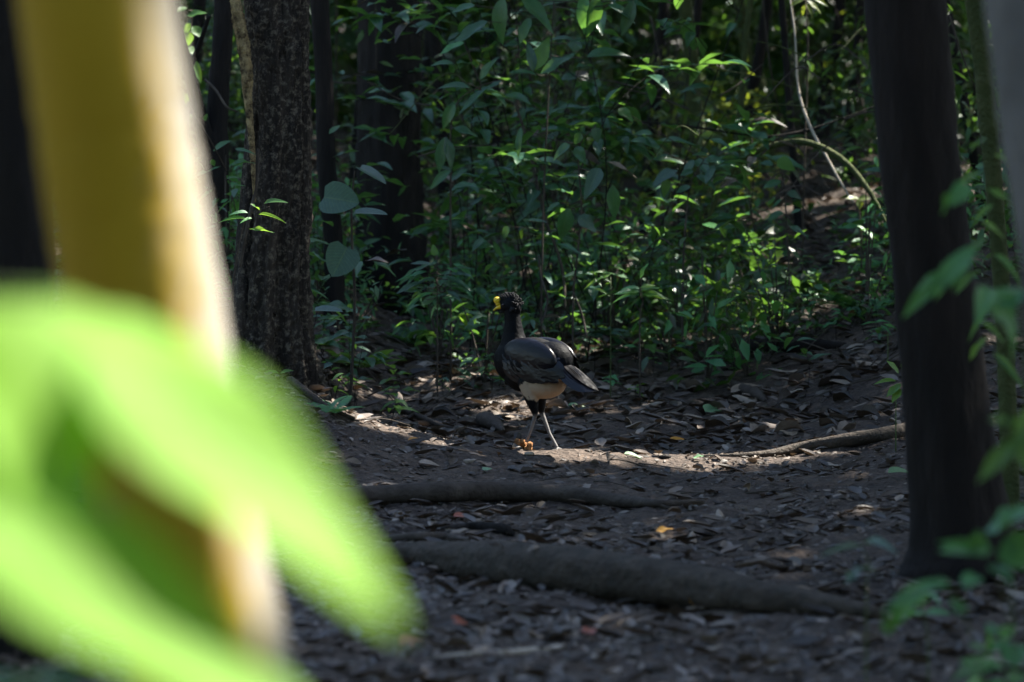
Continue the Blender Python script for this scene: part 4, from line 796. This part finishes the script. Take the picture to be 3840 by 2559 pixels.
for k, (x, y0, x2, y2, Y) in enumerate([(700, 380, 850, 640, 18.5), (1150, 300, 1600, 290, 24), (3180, 330, 3420, 380, 23), (2440, 60, 2520, 430, 23), (2860, 0, 2920, 420, 24), (3560, 60, 3700, 420, 20), (2800, 650, 2870, 960, 22), (2700, 360, 2860, 240, 22)]):
    mx_ = (x + x2) / 2 + random.uniform(-15, 15); my = (y0 + y2) / 2 + random.uniform(0, 30)
    vine('twig', 'thin bare twig hanging in the dim thicket', [(x, y0, Y), (mx_, my, Y), (x2, y2, Y + .2)], [3.5, 3, 2], 'twig', 'twig', seed=70 + k, nr=24, na=6, group='bare twigs in the thicket')
for k in range(46):
    Y = rnd.uniform(19.3, 25); x = rnd.uniform(1500, 3350); y0 = rnd.uniform(150, 1120); L = rnd.uniform(120, 380) * (1 if rnd.random() < .5 else -1); d = rnd.uniform(-140, 200)
    vine('arching_twig', 'thin arching twig tangled in the undergrowth of the slope', [(x, y0, Y), (x + L * .4, y0 - abs(L) * rnd.uniform(.05, .3), Y + .1), (x + L, y0 + d, Y + rnd.uniform(-.3, .3))], [rnd.uniform(2, 4), 2.5, 1.5], rnd.choice(['twig', 'twig', 'root', 'bark_moss']), 'twig', seed=200 + k, nr=20, na=6, group='arching twigs in the undergrowth')
# dead twigs over the slope: each its own
TW = [('dead twig lying on the leaf litter of the slope', 2350, 3400, 1130, 1420, 95), ('dead twig in the dark tangle behind the bird', 1850, 2400, 1080, 1350, 34), ('dead twig scattered on the bank by the fluted tree', 1250, 1800, 1350, 1600, 26), ('small dry stick dropped on the bare trail', 1500, 3100, 1740, 2540, 34)]
for lab, xa, xb, ya, yb, nn in TW:
    for k in range(nn):
        p = GP(rnd.uniform(xa, xb), rnd.uniform(ya, yb)); L = rnd.uniform(.12, .6) * (.45 if 'trail' in lab else 1); a = rnd.gauss(0, .55) + (math.pi if rnd.random() < .5 else 0)
        up = rnd.uniform(.0, .28) if 'trail' not in lab else .02
        e = Vector((p.x + math.cos(a) * L, p.y + math.sin(a) * L, 0)); e.z = g(e.x, e.y) + up * L * 2 + .008; mid = (p + e) / 2 + Vector((rnd.uniform(-.05, .05) * L, 0, rnd.uniform(.02, .10) * L)); p = p + Vector((0, 0, .004))
        r0 = rnd.uniform(.002, .0055)
        o = tube('dead_twig', [Vector((0, 0, 0)), mid - p, e - p], [r0, r0 * .8, r0 * .4], M[rnd.choice(['twig', 'root', 'twig', 'log'])], nr=9, na=5, rough=.06, seed=k); o.location = p; tag(o, lab, 'twig', 'dead twigs on the forest floor')

# ------------------------------------------------------------------ leaf litter
def litter(N, size, ymin, ymax, dens, tmpl, seed, mat, name, label, lift=.010, tilt=.22):
    rng = np.random.RandomState(seed); Y = rng.uniform(ymin, ymax, N * 4); X = rng.uniform(-.18, .18, N * 4) * Y; w = dens(X, Y) * np.clip(.62 + .5 * np.sin(X * 3.3 + 1.3 * np.sin(Y * 2.1)) * np.sin(Y * 2.7 + 1.1 * np.sin(X * 2.3 + seed)), .08, 1); k = rng.rand(N * 4) < w; X, Y = X[k][:N], Y[k][:N]; n = len(X)
    Z = gz(X, Y) + rng.rand(n) * lift
    e = .05; nx = -(gz(X + e, Y) - gz(X - e, Y)) / (2 * e); ny = -(gz(X, Y + e) - gz(X, Y - e)) / (2 * e)
    nn = np.stack([nx + rng.randn(n) * tilt, ny + rng.randn(n) * tilt, np.ones(n)], 1); a = rng.rand(n) * 6.28; ax = np.stack([np.cos(a), np.sin(a), -nx * np.cos(a) * 0], 1)
    o = scatter(name, tmpl, rand_mats(np.stack([X, Y, Z], 1), ax, nn, size[0] + (size[1] - size[0]) * rng.rand(n) ** 1.8, rng.uniform(.7, 1.4, n)), M[mat]); tag(o, label, 'leaf litter', kind='stuff')
def bare(X, Y): return 1 - .82 * np.exp(-((Y - 14.6) / 1.0) ** 2) * np.exp(-((X - .4) / 1.4) ** 2) - .5 * np.exp(-((Y - 16.5) / .5) ** 2) * np.exp(-((X - .3) / 1.2) ** 2)
DL1 = leaf_data(shape='ovate', width=.46, droop=.15, curl=.28, ns=5, nx=1, seed=31); DL2 = leaf_data(shape='lance', width=.36, droop=-.15, curl=-.3, ns=5, nx=1, seed=32); DL3 = leaf_data(shape='ovate', width=.6, droop=.2, curl=.45, ns=4, nx=1, seed=33)
litter(17000, (.04, .15), 16.6, 34, bare, DL1, 1, 'litter', 'leaf_litter', 'brown dead leaves carpeting the slope')
litter(12000, (.04, .16), 16.6, 34, bare, DL2, 2, 'litter', 'leaf_litter', 'curled dry leaves carpeting the slope')
litter(19000, (.018, .085), 7.5, 17, bare, DL1, 3, 'litter', 'leaf_litter', 'small dead leaf scraps strewn over the trail')
litter(24000, (.010, .045), 7.5, 17, bare, DL3, 4, 'litter', 'leaf_litter', 'crumbled leaf bits strewn over the trail')
litter(2600, (.05, .13), 8, 16.5, lambda X, Y: bare(X, Y) * .5, DL2, 5, 'litter', 'leaf_litter', 'larger dry leaves strewn along the trail edges')
# larger leaves, each its own
FL = [leaf_mesh('dry%d' % i, 'litter', shape=s, width=w, droop=d, curl=c, ns=8, nx=2, seed=50 + i) for i, (s, w, d, c) in enumerate([('ovate', .45, .2, .5), ('lance', .34, -.2, .6), ('ovate', .55, .1, -.5)])] + [leaf_mesh('dryp%d' % i, 'litter_pale', shape='ovate', width=.42, droop=.2 - .3 * i, curl=.5, ns=8, nx=2, seed=60 + i) for i in range(2)]
for k in range(230):
    if k < 150: lab = 'large brown dead leaf lying on the slope behind the trail'; p = GP(rnd.uniform(1400, 3450), rnd.uniform(1330, 1640))
    else: lab = 'single dead leaf lying on the bare soil of the trail'; p = GP(rnd.uniform(1300, 3350), rnd.uniform(1730, 2540))
    L = rnd.uniform(.10, .17) if k < 150 else rnd.uniform(.05, .10); a = rnd.uniform(0, 6.28)
    o = bpy.data.objects.new('fallen_leaf', rnd.choice(FL)); col.objects.link(o)
    o.matrix_world = Matrix.Translation(p + Vector((0, 0, .014))) @ frame(Vector((math.cos(a), math.sin(a), rnd.uniform(-.1, .25))), Vector((rnd.gauss(0, .35), rnd.gauss(-.15, .35), 1))) @ Matrix.Diagonal((L, L, L, 1)); tag(o, lab, 'leaf', 'fallen leaves on the forest floor')
def fallen(label, a, b, w, mat, lift=.02, idx=0, n=(0, -.35, 1)):
    pa = GP(*a); pb = Vector(((b[0] - CX) * pa.y / F, pa.y + (a[1] - b[1]) * .0022, 0)); pb.z = g(pb.x, pb.y) + lift * 1.5; pa.z += lift; L = (pb - pa).length; me = leaf_mesh('fl%d' % idx, mat, **dict(OVATE[idx], ns=10, nx=3)); Y = pa.y
    o = bpy.data.objects.new('fallen_leaf', me); col.objects.link(o); o.matrix_world = Matrix.Translation(pa) @ frame(pb - pa, Vector(n)) @ Matrix.Diagonal((w / OVATE[idx]['width'], L, L, 1)); tag(o, label, 'leaf')
fallen('pale green fallen leaf resting on the litter slope', (2645, 1565), (2735, 1490), .10, 'leaf_fallen_green', .03, 0, (0, -.8, 1))
fallen('light green fallen leaf lying behind the bird tail', (2130, 1535), (2215, 1525), .05, 'leaf_fallen_green', .02, 1, (0, -.3, 1))
fallen('red fallen leaf near the pale stick on the trail', (1500, 2440), (1590, 2425), .06, 'leaf_red', .015, 0)
fallen('dark red fallen leaf between the long root and the thick log', (1700, 1950), (1775, 1945), .05, 'leaf_red', .015, 1)
fallen('orange yellow fallen leaf propped against the thick log', (2590, 2300), (2625, 2262), .05, 'leaf_orange', .03, 0, (.3, -1, .4))
fallen('small red fallen leaf at the far end of the pale stick', (2190, 2400), (2240, 2385), .05, 'leaf_red', .02, 2)
fallen('pale green fallen leaf near the edge of the sunlit soil', (1810, 1775), (1845, 1765), .04, 'leaf_fallen_green', .015, 0)
fallen('greenish curled leaf lying in the strip of sunlit soil', (2340, 1715), (2430, 1705), .04, 'leaf_fallen_green', .015, 1)
fallen('whitish fallen leaf on the brown bank before the long root', (1570, 1745), (1650, 1750), .05, 'litter_pale', .015, 0)
fallen('long pale leaf leaning on the slope beside the green leaf', (2740, 1500), (2850, 1470), .06, 'litter_pale', .04, 1, (0, -.7, 1))
fallen('pale green leaf beside the trail under the leaning trunk', (3330, 1800), (3460, 1760), .05, 'leaf_fallen_green', .03, 1, (0, -.6, 1))
fallen('small green leaf scrap next to the sunlit soil strip', (2600, 1728), (2640, 1738), .04, 'leaf_fallen_green', .015, 2)
for k, (lab, px, py, mt, w) in enumerate([('curled red leaf by the near end of the pale stick', 1500, 2440, 'leaf_red', .075), ('rust red leaf on the soil below the thick log', 1690, 2350, 'leaf_red', .05), ('yellow leaf on the soil right behind the thick log', 2460, 2010, 'leaf_orange', .035), ('yellow leaf beside the strip of sunlit soil', 1530, 1665, 'leaf_orange', .04), ('tiny yellow leaf behind the bird on the dark soil', 2510, 1665, 'leaf_orange', .035)]):
    fallen(lab, (px, py), (px + 70, py - 6), w, mt, .018, k % 3, (0, -.5, 1))
for k, (px, py) in enumerate([(1830, 2030), (2130, 2052), (2290, 2075), (2520, 2110), (2650, 2140), (2020, 2040)]):
    Y = 11.35 - (px - 1500) * .0007; p = W(px, py, Y); o = bpy.data.objects.new('fallen_leaf', FL[k % 5]); col.objects.link(o); L = rnd.uniform(.05, .085); a = rnd.uniform(0, 6.28)
    o.matrix_world = Matrix.Translation(p + Vector((0, 0, -.004))) @ frame(Vector((math.cos(a), math.sin(a) * .6, 0)), Vector((0, -.3, 1))) @ Matrix.Diagonal((L, L, L, 1)); tag(o, 'dead leaf stuck on top of the thick log', 'leaf', 'fallen leaves on the forest floor')
# pale peeled stick and husk
log_px('peeled_stick', 'pale peeled stick lying across the near trail', [(1620, 2468, 6), (1760, 2462, 12), (1900, 2455, 13), (2050, 2440, 12), (2160, 2420, 8)], 'twig_pale', 'branch', seed=80, nr=50, na=10, rough=.06, sink=.5)
def husk():
    p = GP(1965, 1690); bm = bmesh.new(); rn = random.Random(3)
    for k in range(16):
        a = rn.uniform(0, 6.28); rr = rn.uniform(.0, .034)
        bmesh.ops.create_icosphere(bm, subdivisions=1, radius=rn.uniform(.008, .018), matrix=Matrix.Translation((math.cos(a) * rr * 1.3, math.sin(a) * rr, rn.uniform(.004, .048))))
    me = bpy.data.meshes.new('husk'); bm.to_mesh(me); bm.free(); o = obj('fruit_husk', me, bark_mat('husk', (.08, .03, .01), (.35, .16, .06), (.5, .3, .14), scale=60, stretch=1)); o.location = p; tag(o, 'orange brown fruit husk crumbled at the feet of the bird', 'husk')
    for i, (px, py, s, lab) in enumerate([(1700, 1645, .02, 'small white pebble in the sunlit soil of the bank'), (1985, 1708, .018, 'pale stone chip beside the fruit husk'), (2495, 1722, .022, 'dark lump of soil on the sunlit strip')]):
        bm = bmesh.new(); bmesh.ops.create_icosphere(bm, subdivisions=2, radius=s)
        for v in bm.verts: v.co += Vector((rn.uniform(-1, 1), rn.uniform(-1, 1), rn.uniform(-1, 1))) * s * .12; v.co.z *= .6; v.co.x *= 1.4
        me = bpy.data.meshes.new('pebble'); bm.to_mesh(me); bm.free(); o = obj('pebble', me, M['bark_dark'] if i == 2 else M['litter_pale'] if i else M['stone']); o.location = GP(px, py) + Vector((0, 0, s * .4)); tag(o, lab, 'pebble')
husk()

# ------------------------------------------------------------------ unseen leaf canopy (tree crowns), placed to shade and cut for sun flecks
def build_canopy():
    rng = np.random.RandomState(77); N = 58000
    Yg = rng.uniform(-3, 52, N); Xg = rng.uniform(-1, 1, N) * (1.6 + .175 * np.abs(Yg)); Zc = rng.uniform(7.5, 12.5, N)
    P = np.stack([Xg + S.x / S.z * Zc, Yg + S.y / S.z * Zc, Zc], 1)
    N2 = 6500; Y2 = rng.uniform(23, 50, N2); P2 = np.stack([rng.uniform(-1, 1, N2) * (2.5 + .19 * Y2), Y2, gz(0, Y2) + 3.4 + rng.rand(N2) * 3.5], 1); P = np.vstack([P, P2]); Zc = P[:, 2]; N = len(P)  # lower leaf layer added out of view to darken the background
    keep = np.ones(N, bool)
    for (hx, hy, hz, ax, ay, rot) in SUN_HOLES:
        px = P[:, 0] - S.x / S.z * (Zc - hz) - hx; py = P[:, 1] - S.y / S.z * (Zc - hz) - hy
        c, s = math.cos(rot), math.sin(rot); u = (px * c + py * s) / (ax + .2); v = (-px * s + py * c) / (ay + .25); keep &= (u * u + v * v) > 1
    P = P[keep]; N = len(P)
    tl = leaf_data(shape='ovate', width=.55, droop=.12, ns=3, nx=1)
    L = rng.uniform(.28, .5, N); nn = rng.randn(N, 3) * .45 + np.array([0, 0, 1.0]); ax = rng.randn(N, 3) * [1, 1, .35]; ax[:, 2] -= .2
    P = P - ax / np.linalg.norm(ax, axis=1)[:, None] * (L * .5)[:, None]
    extra = [('unseen_canopy_tree', (7.2, 5), .3), ('unseen_canopy_tree', (8.4, 13), .34), ('unseen_canopy_tree', (9.5, 21), .3), ('unseen_canopy_tree', (10.8, 30), .36), ('unseen_canopy_tree', (12.5, 40), .33), ('unseen_canopy_tree', (14.5, 52), .35)]  # trees out of view, added to carry the shading crowns
    owners = list(crown_pts)
    for k, (nm, (x, y), r) in enumerate(extra):
        t = thing(nm, 'unseen tall canopy tree added beside the trail for its shade', 'tree', (x, y, g(x, y)), 'unseen canopy trees'); top = Vector((x + .3, y - .2, 9.5))
        tube('trunk', [Vector((0, 0, -.2)), Vector((.1, 0, 4)), top - Vector(t.location)], [r * 1.2, r, r * .7], M['bark_dark'], t, nr=40, na=20, rough=.03, lobes=((3, .06, 0),), seed=90 + k); owners.append((t, top))
    C = np.array([[c.x, c.y] for _, c in owners]); d = ((P[:, None, :2] - C[None]) ** 2).sum(2); ow = d.argmin(1)
    m = rand_mats(P, ax, nn, L, rng.uniform(.85, 1.2, N))
    for i, (t, c) in enumerate(owners):
        k = ow == i
        if k.sum() < 5: continue
        mm = m[k].copy(); mm[:, :3, 3] -= np.array(t.location)[None]
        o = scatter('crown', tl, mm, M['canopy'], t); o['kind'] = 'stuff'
build_canopy()

# ------------------------------------------------------------------ unseen foliage round the trail, added to cut side and frontal skylight
def surround():
    rng = np.random.RandomState(55); N = 46000
    Y = rng.uniform(-16, 60, N); side = np.where(rng.rand(N) < .5, -1, 1); X = side * (np.maximum(Y, 0) * .20 + 3.6 + rng.rand(N) * 6); Z = gz(X, Y) + rng.rand(N) * 8
    k = rng.rand(N) < .36; X[k] = rng.uniform(-11, 11, k.sum()); Y[k] = rng.uniform(-13, -6, k.sum()); Z[k] = rng.rand(k.sum()) * 12
    o = scatter('unseen_forest_screen', SMALL, rand_mats(np.stack([X, Y, Z], 1), rng.randn(N, 3) * [1, 1, .6], rng.randn(N, 3) * .6 + [0, 0, 1], rng.uniform(.35, .7, N), rng.uniform(.9, 1.4, N)), M['canopy'])
    tag(o, 'unseen forest foliage added round the trail to cut skylight', 'forest', kind='stuff')
surround()
